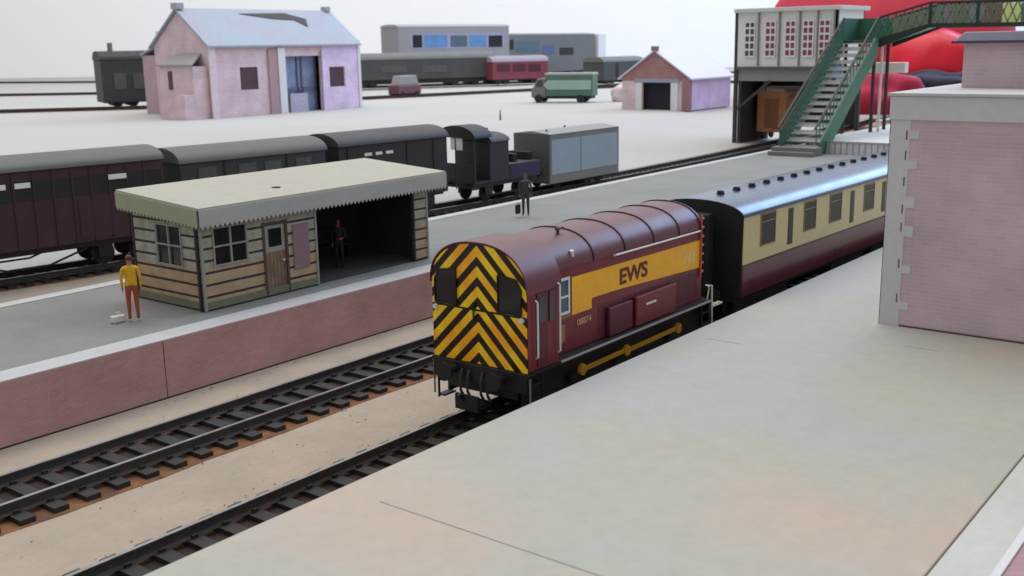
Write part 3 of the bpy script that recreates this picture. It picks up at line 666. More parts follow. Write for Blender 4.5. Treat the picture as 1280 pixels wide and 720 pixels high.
def b_brake(r, Ln, body, rc):
    under(r, Ln, False, mat('navy_frame', (34,34,62), .5, .15, 1))
    # open veranda at the near end, seen through
    MB().box(1.5, 3.4, -1.6, 1.6, 1.3, 3.95).build('body', body, r, bevel=.03, local=True)
    MB().box(3.42, Ln, -1.6, 1.6, 1.3, 2.35).build('low_body', body, r, bevel=.03, local=True)
    for x in (4.6, 6.2): MB().box(x, x+.5, -.9, .9, 2.36, 2.9).build('load', black2, r, bevel=.05, local=True)
    MB().box(0, 1.5, -1.6, 1.6, 1.3, 1.45).box(0, .1, -1.6, 1.6, 1.45, 2.6).box(0,.1,-1.6,-1.45,2.6,4.3).box(0,.1,1.45,1.6,2.6,4.3).build('veranda', body, r, local=True)
    o = arch(1.72, 4.3, 5.1, 18, 2.0)
    MB().prism([(-.1, y, z) for y, z in o], (1.7,0,0)).build('end_roof', black, r, smooth=True, local=True)
    o = arch(1.66, 3.95, 4.5, 14, 2.0)
    MB().prism([(1.62, y, z) for y, z in o], (1.85,0,0)).build('roof', rc, r, smooth=True, local=True)
    MB().box(-.03, -.005, -.55, .5, 3.5, 4.75).build('yard_glimpse_panel', gap_white, r, local=True)  # white panel added for the bright yard seen past the veranda
    for s in (-1, 1):
        MB().box(3.6, Ln-.3, min(s*1.602,s*1.62), max(s*1.602,s*1.62), 1.45, 2.25).build('side_panel', mat('navy_panel', (40,40,84), .5, .15, 1), r, local=True)
    MB().tube([(3, 0, 4.4), (3, 0, 4.75)], .08, 8).build('chimney', black, r, local=True)
def b_cont(r, Ln, body, rc):
    under(r, Ln, False)
    MB().box(0, Ln, -1.66, 1.66, .5, 4.0).build('body', mat('container_grey', (120,122,122), .55, .06, 1), r, bevel=.04, local=True)
    MB().box(-.02, -.003, -1.6, 1.6, .55, 3.96).build('end_panel', mat('container_end', (84,88,85), .6, .06, .6), r, local=True)
    MB().prism([(-.04, -1.72, 4.0), (-.04, 1.72, 4.0), (-.04, 0, 4.2)], (Ln+.08,0,0)).build('roof', mat('container_roof', (140,140,138), .6, .05, .6), r, local=True)
    bl = mat('pale_blue_panel', (146,164,178), .5, .04, .8)
    for s in (-1, 1):
        for x0_, x1_ in ((.18, Ln/2-.7), (Ln/2-.6, Ln-.25)):
            MB().box(x0_, x1_, min(s*1.662,s*1.68), max(s*1.662,s*1.68), 1.15, 3.6).build('side_panel', bl, r, bevel=.005, local=True)
    for k, (x, y) in enumerate(((1.0,-.6),(5.0,.8))): MB().tube([(x, y, 4.0), (x, y, 4.25)], .07, 8).build('roof_vent', black, r, local=True)
wagon('maroon bogie van with open slits shown as pale panels at the left end of the dark rake', -3.6, 10.0, dm, roofg, b_van)
wagon('dark grey panelled van second from the left in the dark rake behind the shelter roof', 10.9, 19.9, dg, roofg, b_grey)
wagon('black bogie van with three small pale slits behind the right part of the shelter roof', 20.8, 29.4, mat('wagon_black', (40,38,38), .6, .15, 1), roofb, b_slit)
wagon('dark wagon with a raised arched end and low navy sides next to the container', 31.9, 38.6, mat('wagon_charcoal', (46,46,48), .6, .15, 1), roofb, b_brake)
wagon('pale blue sided container wagon with a grey end at the right end of the rake', 39.6, 48.2, None, None, b_cont)
wagon('maroon van at the left frame edge coupled ahead of the slit sided maroon van', -18.0, -4.4, dm, roofg, b_van)

# ================================================================ NEAR BUILDING (right)
NB = thing('brick_building', 'large pink brick card building with a grey quoined corner on the near platform', 'building', (11.25, -7.1, 1.356))
pinkb = brick('pink_brick_near', (196,174,178), (191,168,173), (199,179,182), 1.6, mortar=.02)
quo = mat('card_quoin', (196,197,197), .75, .03, .5)
bx0, bx1, by0, by1 = 11.25, 30, -23, -7.1
MB().box(bx0+.02, bx1, by0, by1-.02, 1.357, 7.75).build('wall', pinkb, NB)
q = [(bx0, by1, 1.358), (bx0, -7.72, 1.358)]
z = 1.358; k = 0
for z1 in (1.9, 2.15, 3.05, 3.3, 4.2, 4.55, 5.1, 5.45, 6.3, 6.55, 7.2, 7.45, 7.75):
    yy = -7.72 if k % 2 == 0 else -7.98
    q += [(bx0, yy, z), (bx0, yy, z1)]; z = z1; k += 1
q += [(bx0, by1, 7.75)]
qq = []
for p in q:
    if not qq or (Vector(p)-Vector(qq[-1])).length > 1e-5: qq.append(p)
MB().prism(qq, (.019,0,0)).build('quoin', quo, NB)
MB().box(bx0, bx1, by1-.018, by1, 1.358, 7.75).build('side_wall', quo, NB)
for zz in (2.25, 3.35, 4.5, 5.05, 5.9, 6.7, 7.3): MB().box(bx0-.006, bx0-.001, -7.64, -7.60, zz-.14, zz+.14).build('slot', mat('slot_dark', (112,84,88), .8), NB)
MB().box(bx0-.03, bx1, by0, by1+.03, 7.752, 8.46).build('parapet', quo, NB, bevel=.02)
MB().box(bx0-.09, bx1, by0, by1+.09, 8.462, 8.56).build('coping', mat('coping_grey', (190,190,188), .7, .03, 1), NB, bevel=.02)
MB().box(bx0-.012, bx0-.001, by0, -7.75, 1.357, 1.41).build('base_line', mat('base_dark', (96,70,74), .8), NB)
UB = thing('brick_building', 'smaller pink brick block with a blue grey roof on top of the large building', 'building', (15, -11, 8.56))
MB().box(15.0, 27, -22, -8.05, 8.563, 10.0).build('wall', pinkb, UB)
MB().prism([(14.7, -7.75, 10.0), (14.7, -22.3, 10.0), (14.9, -22.1, 10.32), (14.9, -8.05, 10.32)], (12.6,0,0)).build('roof', mat('slate_lilac', (128,124,144), .55, .08, .6), UB, bevel=.05)
MB().box(14.62, 14.68, -22, -7.75, 9.96, 10.04).build('gutter', mat('gutter_dark', (70,66,92), .5), UB)

# ================================================================ SIGNAL BOX ON ITS GANTRY
G = thing('signal_box', 'white signal box with multi pane windows on a dark gantry over the rear track', 'signal box', (80, 32, 0))
whc = mat('signalbox_white', (216,217,215), .7, .03, .5)
gx0, gx1, gy0, gy1 = 80, 87, 21.8, 32.1
MB().box(gx0, gx1, gy0, gy1, 7.6, 12.9).build('upper_room', whc, G)
MB().box(gx0-.4, gx1+.4, gy0-.4, gy1+.3, 12.9, 13.3).build('roof', mat('signalbox_roof', (200,200,198), .7, .04, .5), G, bevel=.05)
MB().box(gx0-.25, gx0-.002, gy0, gy1, 7.35, 7.62).build('sill', mat('sill_grey', (88,88,88), .7), G)
MB().box(gx0+.2, gx1, gy0, gy1, 6.2, 7.35).build('floor_beam', mat('beam_grey', (142,142,140), .7, .05, .5), G)
dkf = mat('frame_dark', (58,54,50), .7, .1, 1)
for k, y in enumerate((30.86, 28.66, 26.56, 24.75, 23.1)):
    red = k > 0  # red cloth seen through the glass is painted into these panes
    wn = MB().box(gx0-.06, gx0-.005, y-.6, y+.44, 8.6, 12.0).build('window', mat('pane_red', (148,62,78), .25, .2, 1, rgb2=(120,40,58)) if red else mat('pane_grey', (78,76,76), .2, .2, 1), G)
    gr = MB()
    for z_ in (8.6, 9.3, 10.0, 10.7, 11.4, 12.0): gr.box(gx0-.12, gx0-.062, y-.66, y+.46, z_-.09, z_+.09)
    for yy in (y-.62, y-.1, y+.42): gr.box(gx0-.118, gx0-.061, yy-.06, yy+.06, 8.55, 12.05)
    gr.build('window_frame', whc, wn)
    MB().box(gx0-.2, gx0-.003, y-1.12, y-.98, 7.7, 12.9).build('mullion', mat('mullion_grey', (130,130,128), .7), G)
for x, y in ((gx0, gy1), (gx1-.3, gy1), (gx0, gy0), (gx1-.3, gy0)):
    MB().box(x, x+.3, y-.02, y+.33, -.41, 12.9).build('post', dkf, G)
MB().box(gx1-.5, gx1-.35, gy0, gy1, 1.6, 6.2).build('back_wall', mat('gantry_back', (62,60,58), .8, .15, .5), G)
MB().box(gx0+.2, gx1, gy1-.4, gy1-.1, -.4, 6.2).build('side_wall', dkf, G)
for a_, b_ in (((80.1, 32, 3.4), (80.1, 28.5, 6.2)), ((80.1, 28.5, 5.6), (80.1, 22, 5.6)), ((80.1, 29.0, 5.2), (80.1, 29.0, 6.2)), ((80.1, 26.5, 4.6), (80.1, 24.0, 6.2))):
    MB().bar(a_, b_, .18, .28).build('brace', dkf, G)
bv = thing('goods_van', 'orange brown box van standing under the white signal box', 'wagon', (86, 30.5, .1))
MB().box(83, 86.8, 28.0, 31.2, .9, 5.0).build('body', mat('van_orange', (186,128,80), .6, .12, .8), bv, bevel=.08)
MB().prism([(82.9, 27.9, 5.0), (82.9, 31.3, 5.0), (82.9, 30.6, 5.5), (82.9, 28.6, 5.5)], (3.6,0,0)).build('roof', mat('van_roof', (170,146,120), .6), bv)
MB().box(82.95, 82.99, 28.8, 30.3, 1.3, 4.3).build('end_door', mat('van_door', (132,88,50), .6), bv)
for x in (83.8, 85.8):
    for y in (28.3, 30.7): MB().tube([(x, y, .6), (x, y+.2, .6)], .5, 16).build('wheel', black, bv)

# ================================================================ FOOTBRIDGE
FB = thing('footbridge', 'green lattice footbridge with a flight of pale stairs down to the far platform', 'footbridge', (56, 16, 1.463))
grn = mat('bridge_green', (62,116,94), .55, .15, .6, rgb2=(50,98,78))
grn2 = mat('bridge_green_dark', (22,44,34), .55, .15, .6)
tread = mat('tread_grey', (188,188,184), .6, .05, 1)
xa, xb, za, zb = 58.0, 70.2, 1.47, 9.9
MB().prism([(58.6, 14.3, za), (60.0, 14.3, za), (xb, 14.3, zb-1.1), (xb, 14.3, zb+.35), (xb-.6, 14.3, zb+.35), (58.6, 14.3, za+.9)], (0,.15,0)).build('stringer', grn, FB)
MB().prism([(xa, 17.3, za), (xa+1.5, 17.3, za), (xb, 17.3, zb-.9), (xb, 17.3, zb+.3), (xb-.6, 17.3, zb+.3), (xa, 17.3, za+.9)], (0,.15,0)).build('stringer', grn, FB)
for y in (14.3, 17.3):
    MB().bar((xa-.3, y+.08, za+2.0), (xb, y+.08, zb+2.0), .14, .16).build('handrail', grn2, FB)
    pn_ = MB()
    for i in range(20):
        u = i/19; x_ = xa+(xb-xa)*u; z_ = za+(zb-za)*u
        pn_.bar((x_, y+.08, z_+.8), (x_, y+.08, z_+2.0), .07, .07)
    pn_.build('balusters', grn, FB)
for y in (17.3,):
    MB().prism([(xa, y+.02, za+.8), (xb, y+.02, zb+.2), (xb, y+.02, zb+1.8), (xa, y+.02, za+1.8)], (0,.04,0)).build('side_sheet', mat('bridge_sheet', (64,98,86), .5, .15, .5), FB)
for i in range(16):
    u = i/16; x = xa+.3+(xb-xa)*u; zz = za+.35+(zb-za)*u
    MB().box(x, x+.55, 14.46, 17.28, zz, zz+.1).box(x+.5, x+.55, 14.46, 17.28, zz+.1, zz+.30).build('tread', tread, FB)
MB().box(56.6, 58.6, 14.1, 17.7, 1.465, 1.75).box(57.2, 58.6, 14.1, 17.7, 1.75, 2.05).build('bottom_step', mat('step_grey', (120,120,118), .7), FB)
# landing
MB().box(xb, xb+4, 14.4, 17.5, zb-.15, zb+.1).build('landing', grn2, FB)
for y0_, y1_, x_ in ((14.4, 17.5, xb+3.9),): MB().box(x_, x_+.1, y0_, y1_, zb+.1, zb+2.0).build('landing_panel', grn, FB)
MB().box(xb, xb+4, 17.45, 17.55, zb+.1, zb+2.0).build('landing_panel', grn, FB)
pipe = mat('leg_black', (40,42,44), .5, .1, 2)
for x, y in ((xb+.3, 14.7), (xb+3.6, 14.7), (xb+.3, 17.2), (xb+3.6, 17.2)):
    MB().tube([(x, y, 1.47), (x, y, zb-.15)], .16, 10).build('leg', pipe, FB, smooth=True)
MB().tube([(xb+1.0, 14.3, 1.47), (xb+1.0, 14.3, zb-.15)], .12, 10).build('leg', whitep, FB, smooth=True)
# upper flight turning over the tracks and the level deck
fy = [(14.4, zb), (10.3, 11.35)]
for x in (xb+.3, xb+3.7):
    MB().prism([(x, 14.4, zb-.5), (x, 10.3, 10.95), (x, -3, 10.85), (x, -3, 11.15), (x, 10.3, 11.3), (x, 14.4, zb+.3)], (.15,0,0)).build('deck_girder', grn2, FB)
    MB().bar((x+.08, 14.4, zb+2.0), (x+.08, 10.3, 12.95), .16, .16).bar((x+.08, 10.3, 12.95), (x+.08, -3, 12.85), .16, .16).build('handrail', grn2, FB)
    la = MB()
    n = 26
    for i in range(n):
        ya_, yb_ = 14.4-17.4*i/n, 14.4-17.4*(i+1)/n
        zl = lambda yv: (zb+.2+(11.25-zb-.2)*(14.4-yv)/4.1) if yv > 10.3 else 11.25
        zh = lambda yv: (zb+2.0+(12.9-zb-2.0)*(14.4-yv)/4.1) if yv > 10.3 else 12.9
        la.bar((x+.08, ya_, zl(ya_)), (x+.08, yb_, zh(yb_)), .06, .09).bar((x+.08, ya_, zh(ya_)), (x+.08, yb_, zl(yb_)), .06, .09)
    la.build('lattice', grn, FB)
    for y in (10.3, 6.6, 3.0): MB().box(x-.02, x+.2, y-.12, y+.12, 11.0, 13.0).build('post', grn2, FB)
MB().prism([(xb+.4, 14.4, zb-.1), (xb+.4, 10.3, 11.1), (xb+.4, -3, 11.0), (xb+.4, -3, 11.12), (xb+.4, 10.3, 11.2), (xb+.4, 14.4, zb+.1)], (3.3,0,0)).build('deck', greyp, FB)
ol = (mat('panel_olive', (136,134,110), .7, .12, .6), mat('panel_mauve', (158,134,140), .7, .1, .6), mat('panel_grey', (142,144,140), .7, .1, .6), mat('panel_brown', (146,112,96), .7, .12, .6), mat('panel_yellow', (236,234,150), .6, .05, .6))
for k, (y0_, y1_, mm) in enumerate(((10.2, 9.4, 0), (9.35, 8.2, 2), (8.15, 7.0, 3), (6.95, 5.6, 1), (5.55, 4.2, 4), (4.15, 1.0, 0))):
    MB().box(xb+3.5, xb+3.6, y1_, y0_, 11.2, 12.8).build('side_sheet', ol[(1,0,2,3,4,0)[k]], FB)
MB().prism([(xb+3.5, 14.4, zb+.2), (xb+3.5, 10.25, 11.25), (xb+3.5, 10.25, 12.85), (xb+3.5, 14.4, zb+1.9)], (.08,0,0)).build('side_sheet', ol[0], FB)
tag(MB().box(69.3, 69.4, 17.0, 18.4, 6.9, 8.4).build('blue_sign', mat('sign_blue', (88,146,190), .5, .05, 1)), 'small blue sign board beside the top of the green bridge stairs', 'sign')
bx_ = thing('sign_board', 'long white board standing level behind the green bridge legs', 'board', (76, 14, 2.33))
MB().box(76, 77, 13.9, 17.2, 7.15, 8.05).build('board', whitep, bx_, bevel=.05)
MB().tube([(76.5, 15.6, 2.33), (76.5, 15.6, 7.3)], .1, 8).build('post', whitep, bx_)
# fence
F = thing('boarded_fence', 'white vertically boarded fence across the tracks behind the cream coach', 'fence', (60, 16, 0))
MB().box(60.0, 60.12, -6, 15.9, .5, 2.3).build('boards', planks('fence_boards', (186,186,192), (204,204,208), 'h', .48, .22, seam=(140,140,146)), F)
MB().box(59.95, 60.18, -6, 16, 2.3, 2.42).build('top_rail', mat('fence_rail', (166,166,166), .7), F)
for y in (15.8, 9.0, 2.0, -4.5): MB().box(59.9, 60.0, y, y+.16, .2, 2.36).build('post', mat('fence_post', (140,140,142), .7), F)

# ================================================================ RED AND NAVY CLOTH HEAPS BEHIND
def heap(name, label, cat, cx, cy, cz, rx, ry, rz_, m, seed, k=.18, sub=5):
    rnd = random.Random(seed); ph = [rnd.uniform(0, 6.28) for _ in range(9)]
    h = MB(); bmesh.ops.create_icosphere(h.bm, subdivisions=sub, radius=1)
    for v in h.bm.verts:
        n = v.co.copy()
        f = 1+k*(math.sin(3*n.x+ph[0])*math.cos(2.3*n.y+ph[1])+.6*math.sin(5*n.z+4*n.x+ph[2])+.35*math.sin(9*n.y+3*n.z+ph[3])+.25*abs(math.sin(7*n.x-6*n.z+ph[4])))
        p = n*f; z_ = max(p.z, -.95); v.co = Vector((cx+p.x*rx, cy+p.y*ry, max(1.41, cz+z_*rz_)))
    o = h.build(name, m, None, smooth=True); o.location = (0,0,0); tag(o, label, cat); return o
redm = mat('red_fabric', (214,6,40), .38, .08, .12, rgb2=(190,6,40), spec=.35); redm2 = mat('red_fabric_pale', (196,56,74), .8, .1, .1, rgb2=(176,36,60))
navy = mat('navy_fabric', (36,34,58), .85, .15, .15); lil = mat('lilac_fabric', (134,130,168), .8, .1, .1)
heap('red_cloth', 'large crumpled red cloth heaped behind the signal box and the green bridge', 'cloth', 140, 38.5, 9, 9, 19, 13, redm2, 1, .03)
heap('red_cushion', 'bright red cushion slumped behind the right end of the green bridge', 'cushion', 128, 27.5, 6.2, 5, 6.5, 5.2, redm, 2, .025)
heap('navy_cloth', 'navy cloth lying in front of the bright red cushion', 'cloth', 120, 24.5, 3.2, 4, 7, 2.9, navy, 3)
heap('red_cushion', 'dull pinkish red cushion low behind the footbridge legs', 'cushion', 108, 27, 3.0, 4, 4.5, 3.2, mat('rose_fabric', (178,30,66), .8, .12, .2), 5, .12)

# ================================================================ GOODS SHED
GS = thing('goods_shed', 'large pink brick goods shed with a blue grey roof, blue doorway and side annex', 'shed', (67, 101, 1.4))
pk = brick('shed_pink', (206,182,188), (200,174,181), (212,192,196), .7, mortar=.02)
pkd = mat('shed_recess', (172,140,146), .8, .06, .5); whp = mat('shed_card_white', (214,212,214), .8, .03, .5)
slate = mat('shed_slate', (150,168,180), .75, .07, .12, rgb2=(158,156,170)); bluelit_wall = brick('shed_blue_lit', (214,192,220), (206,184,212), (220,204,226), .7, mortar=.02)  # last one: pink brick with bluish window light put into its colour
x0, x1, y0, y1 = 67.0, 93.6, 101.0, 113.0; ze, zr_ = 10.9, 15.4; ym = (y0+y1)/2
MB().prism([(x0, y0, 1.41), (x0, y1, 1.41), (x0, y1, ze), (x0, ym, zr_), (x0, y0, ze)], (.3,0,0)).build('gable_wall', pk, GS)
MB().prism([(x1-.3, y0, 1.41), (x1-.3, y1, 1.41), (x1-.3, y1, ze), (x1-.3, ym, zr_), (x1-.3, y0, ze)], (.3,0,0)).build('gable_wall', whp, GS)
fw = MB(); wall_with_hole(x0+.3, x1-.3, 1.41, ze, [(71.8,74.8,4.9,7.9),(79.6,86.2,1.41,9.2),(87.9,90.8,4.7,7.5)], lambda a,b,c,d: fw.box(a,b,y0,y0+.3,c,d))
fw.build('front_wall', pk, GS)
MB().box(x0+.3, x1-.3, y1-.3, y1, 1.41, ze).build('back_wall', pk, GS)
MB().box(86.4, x1-.02, y0-.08, y0-.004, 7.6, ze).box(86.4, 87.8, y0-.08, y0-.004, 1.41, 7.6).box(90.9, x1-.02, y0-.08, y0-.004, 1.41, 7.6).box(87.8, 90.9, y0-.08, y0-.004, 1.41, 4.6).build('bluelit_section', bluelit_wall, GS)  # right part of the front, its bluish light painted as a lilac tint
MB().box(76.6, 78.2, y0-.25, y0-.003, 1.41, 10.2).build('buttress', pkd, GS)
MB().box(78.25, 79.5, y0-.35, y0-.003, 1.41, 10.4).build('pilaster', whp, GS)
MB().box(86.3, 86.8, y0-.35, y0-.085, 1.41, 10.0).build('pilaster', bluelit_wall, GS)
for xx, w, zz, h_ in ((71.8,3.0,4.9,3.0),(87.9,2.9,4.7,2.8)):
    MB().prism([(xx, y0+.12, zz), (xx+w, y0+.12, zz), (xx+w, y0+.12, zz+h_*.85), (xx+w*.8, y0+.12, zz+h_), (xx+w*.2, y0+.12, zz+h_), (xx, y0+.12, zz+h_*.85)], (0,.05,0)).build('window', mat('shed_window', (76,54,62), .4, .1, 1), GS)
MB().box(79.6, 86.2, y0+1.2, y0+1.3, 1.41, 9.2).build('door', mat('shed_door_blue', (140,160,198), .5, .15, .5, rgb2=(112,120,150)), GS)
dd_ = MB()
for xx in (79.7, 82.6, 83.4, 85.9): dd_.box(xx, xx+.22, y0+1.0, y0+1.18, 1.41, 9.2)
dd_.box(79.6, 86.2, y0+1.0, y0+1.17, 4.3, 4.8); dd_.build('door_frame', mat('door_frame_slate', (96,98,124), .6), GS)
MB().box(80.6, 83.8, y0+.35, y0+.95, 1.41, 4.0).build('loading_bench', mat('bench_lilac', (178,172,192), .7), GS)
def rslope(side, z_off=.0):
    ya_ = y0-.6 if side < 0 else y1+.6; za_ = ze-.45
    return [(x0-.5, ya_, za_+.12), (x0-.5, ym, zr_+.14), (x0-.5, ym, zr_+.36), (x0-.5, ya_, za_+.34)]
r1 = MB().prism(rslope(-1), (x1-x0+.9,0,0)).build('roof', slate, GS)
MB().prism(rslope(1), (x1-x0+.9,0,0)).build('roof', slate, GS)
# dark lifted slot near the ridge
def rp(x, y, up=.4): return (x, y, ze-.45+.34+(y-(y0-.6))/(ym-y0+.6)*(zr_-ze+.45)+up-.34)
sl = MB(); pts = [rp(76.2, 106.0, .42), rp(84.5, 106.2, .42), rp(87.6, 105.1, .42), rp(86.6, 103.6, .42), rp(85.2, 104.9, .42), rp(81.5, 105.1, .42)]
sl.prism(pts, (0,0,.06)).build('roof_slot', mat('slot_brown', (74,68,66), .8, .1, 1), r1)
MB().box(x0-.6, x0+.6, ym-.6, ym+.6, zr_+.2, zr_+1.0).build('finial', mat('finial_grey', (166,162,166), .8), GS)
MB().box(x1-.8, x1+.2, ym-.5, ym+.5, zr_+.2, zr_+.9).build('finial', MATS['finial_grey'], GS)
MB().box(x1+.002, x1+.5, y0-.2, y0+1.2, 1.41, ze+.4).build('corner_strip', whp, GS)
MB().box(x0-.15, x0+.9, y0-.2, y0-.003, 1.41, ze).build('corner_strip', mat('corner_pink', (222,204,210), .8), GS)
# annex and ramp in front of the gable
ax = MB().box(64.6, 66.9, 101.4, 108.6, 1.41, 8.2).build('annex', pk, GS)
MB().prism([(64.3, 101.2, 8.2), (64.3, 108.9, 8.2), (66.95, 107.6, 9.6), (66.95, 102.6, 9.6)], (0,0,.25)).build('annex_roof', mat('annex_grey', (150,150,148), .8), ax)
MB().box(64.52, 64.58, 105.9, 106.8, 5.2, 7.6).build('window', mat('annex_window', (80,50,60), .5), ax)
MB().prism([(63.0, 101.4, 1.41), (63.0, 107.0, 1.41), (63.0, 103.0, 4.6), (63.0, 101.4, 4.6)], (1.58,0,0)).build('ramp', pk, ax)
lw = MB().box(70, 88, 113.002, 120.5, 1.41, 9.6).build('lean_to', mat('lean_pink', (180,154,160), .8, .06, .4), GS)
MB().prism([(69.8, 113.01, 12.0), (69.8, 120.8, 9.6), (69.8, 120.8, 9.85), (69.8, 113.01, 12.3)], (18.4,0,0)).build('roof', slate, lw)
MB().box(71, 73, 116.5, 118.2, 10.4, 13.0).build('chimney', whp, lw)

# ================================================================ SECOND SHED
E2 = thing('engine_shed', 'small pink shed with a brick gable, dark doorway and a pale lilac roof', 'shed', (103.5, 50.8, 1.4))
xx0, xx1, yy0, yy1 = 103.8, 115.5, 50.6, 60.8; zE, zR = 5.6, 9.0; yM = (yy0+yy1)/2
pinkl = brick('shed2_pink', (206,186,190), (196,174,180), (212,196,198), .9)
for a_, b_ in ((yy0, 53.3), (57.6, yy1)): MB().box(xx0, xx0+.3, a_, b_, 1.41, 5.2).build('gable_wall', pinkl, E2)
MB().prism([(xx0, yy0, 5.202), (xx0, yy1, 5.202), (xx0, yy1, zE), (xx0, yM, zR), (xx0, yy0, zE)], (.3,0,0)).build('gable_top', brick('shed2_brick', (160,118,116), (148,106,106), (168,130,128), .9), E2)
MB().box(xx0-.12, xx0-.003, 52.0, 58.8, 5.0, 5.5).build('lintel', mat('lintel_grey', (150,154,170), .7), E2)
MB().box(xx0-.1, xx0-.004, 57.65, 58.6, 1.41, 4.98).build('door_leaf', whp, E2)
MB().box(xx0-.1, xx0-.004, 52.2, 53.25, 1.41, 4.98).build('door_leaf', whp, E2)
MB().box(xx0+.8, xx0+.9, 53, 58, 1.41, 5.2).build('doorway_dark_sheet', mat('shed2_dark', (26,26,40), .8), E2)  # dark sheet added behind the doorway, stands for the unlit inside
MB().box(xx0-.25, xx0+.35, yy0-.25, yy0+.9, 1.41, zE).build('pilaster', mat('shed2_pilaster', (150,112,120), .8), E2)
MB().box(xx0+.3, xx1, yy0, yy0+.3, 1.41, zE).build('side_wall', brick('shed2_blue_lit', (202,182,216), (194,172,208), (212,196,224), .9), E2)  # lilac tint is bluish window light painted onto this side
MB().box(xx0+.3, xx1, yy1-.3, yy1, 1.41, zE).build('side_wall', pinkl, E2)
MB().box(xx1-.3, xx1, yy0+.3, yy1-.3, 1.41, zE).build('back_wall', pinkl, E2)
rfm = mat('shed2_roof', (208,206,222), .7, .03, .2)
for s, yE in ((-1, yy0-.5), (1, yy1+.5)):
    MB().prism([(xx0-.3, yE, zE-.25), (xx0-.3, yM, zR+.05), (xx0-.3, yM, zR+.25), (xx0-.3, yE, zE-.05)], (xx1-xx0+.6,0,0)).build('roof', rfm, E2)
MB().box(xx0-.4, xx0+.3, yM-.4, yM+.4, zR+.1, zR+.7).build('finial', mat('finial_brown', (140,116,112), .8), E2)

# ================================================================ VAN AND YARD VEHICLES
V_ = thing('box_lorry', 'green and grey box lorry parked on the pale yard left of the small shed', 'lorry', (115.8, 78.8, 1.41), math.atan2(-9.1, 3.0), world=False)
gl = mat('lorry_green', (78,112,100), .5, .08, .5); gl2 = mat('lorry_pale_green', (152,176,166), .5, .05, .5); lg = mat('lorry_grey', (118,116,114), .5, .08, .5)
# local x from cab (negative) to tail (positive)
MB().box(-2.5, 4.9, -1.6, 1.6, 1.0, 4.1).build('body', gl, V_, bevel=.12, local=True)
MB().box(-2.2, 4.7, -1.66, -1.605, 2.0, 3.4).prism([(-2.2,-1.66,2.0),(-2.2,-1.66,3.4),(-2.9,-1.66,2.7)], (0,.05,0)).build('side_flash', gl2, V_, local=True)
MB().box(-2.7, 5.0, -1.65, 1.65, 4.102, 4.5).build('roof', mat('lorry_roof', (160,158,152), .5), V_, bevel=.12, local=True)
cb = MB().prism([(-4.9,-1.5,.8),(-2.55,-1.5,.8),(-2.55,-1.5,3.7),(-3.9,-1.5,3.7),(-4.5,-1.5,2.4),(-4.9,-1.5,2.2)], (0,3.0,0)).build('cab', lg, V_, bevel=.1, local=True)
MB().prism([(-4.2,-1.53,2.4),(-3.0,-1.53,2.4),(-3.0,-1.53,3.4),(-3.8,-1.53,3.4)], (0,.02,0)).build('window', glass, cb, local=True)
for x in (-3.7, 3.0):
    for y in (-1.5, 1.2): MB().tube([(x, y-.15, .62), (x, y+.3, .62)], .62, 20).build('wheel', black, V_, smooth=True, local=True)
MB().box(-4.6, 4.6, -1.2, 1.2, .6, 1.0).build('chassis', black, V_, local=True)
# backdrop coaches and wagons on the sidings
def simple_coach(name, label, cat, p0, p1, z0, zb_, zt, hw_, body, roof_, wins_, winmat, grp=None, skirt=None, panel=None):
    a = math.atan2(p1[1]-p0[1], p1[0]-p0[0]); Ln = math.hypot(p1[0]-p0[0], p1[1]-p0[1])
    r = thing(name, label, cat, (p0[0], p0[1], 1.86), a, grp, world=False); zz = lambda v: v-1.86
    MB().box(0, Ln, 0, 2*hw_, zz(z0), zz(zb_)).build('body', body, r, bevel=.15, local=True)
    MB().prism([(-.1, hw_+y, zz(z)) for y, z in arch(hw_+.05, zb_, zt, 14, 2.4)], (Ln+.2,0,0)).build('roof', roof_, r, smooth=True, local=True)
    MB().box(.5, Ln-.5, .4, 2*hw_-.4, zz(1.9)+.6, zz(z0)).build('underframe', skirt or black, r, local=True)
    for u in (.12, .25, .75, .88):
        MB().tube([(Ln*u, .3, .7), (Ln*u, 2*hw_-.3, .7)], .8, 18).build('wheel', black, r, local=True)
    if panel: MB().box(Ln*panel[0], Ln*panel[1], -.03, -.004, zz(panel[2]), zz(panel[3])).build('window_band', panel[4], r, local=True)
    for u0, u1, wz0, wz1, wm in wins_:
        MB().box(Ln*u0, Ln*u1, -.08, -.035, zz(wz0), zz(wz1)).build('window', wm or winmat, r, local=True)
    return r
gc = mat('rake_grey', (72,72,72), .6, .12, .3); gr_ = mat('rake_roof', (108,108,106), .6, .08, .3)
blu = mat('window_blue', (96,140,190), .35, .12, .3); blk = mat('window_black', (10,16,22), .3); teal = mat('window_teal', (74,98,112), .4, .1, .3)
simple_coach('passenger_coach', 'pale grey coach with bright blue windows behind the dark rake, farthest back on the left', 'coach', (172.5,168), (206,160), 3.4, 14.9, 15.6, 4, mat('unit_grey', (142,140,142), .6, .05, .2), mat('unit_roof', (158,158,156), .6), [(.12,.20,10.0,13.0,blk),(.22,.42,10.0,13.0,blu),(.45,.6,10.0,12.8,teal),(.62,.78,10.0,12.9,blu),(.80,.93,9.8,12.7,blk)], blu, 'coaches on the yard sidings', panel=(.1,.95,9.6,13.3,mat('unit_band', (150,146,172), .6, .05, .2)))
simple_coach('passenger_coach', 'darker grey coach with teal windows right of the blue windowed one', 'coach', (209,164), (251,163), 2.6, 12.7, 13.3, 4, mat('unit_darkgrey', (104,104,105), .6, .06, .2), mat('unit_roof2', (112,112,112), .6), [(.03,.09,9.0,11.6,blk),(.12,.36,8.2,11.2,teal),(.39,.52,7.6,10.0,mat('window_indigo', (82,92,136), .4)),(.58,.74,7.2,9.2,blk)], teal, 'coaches on the yard sidings')
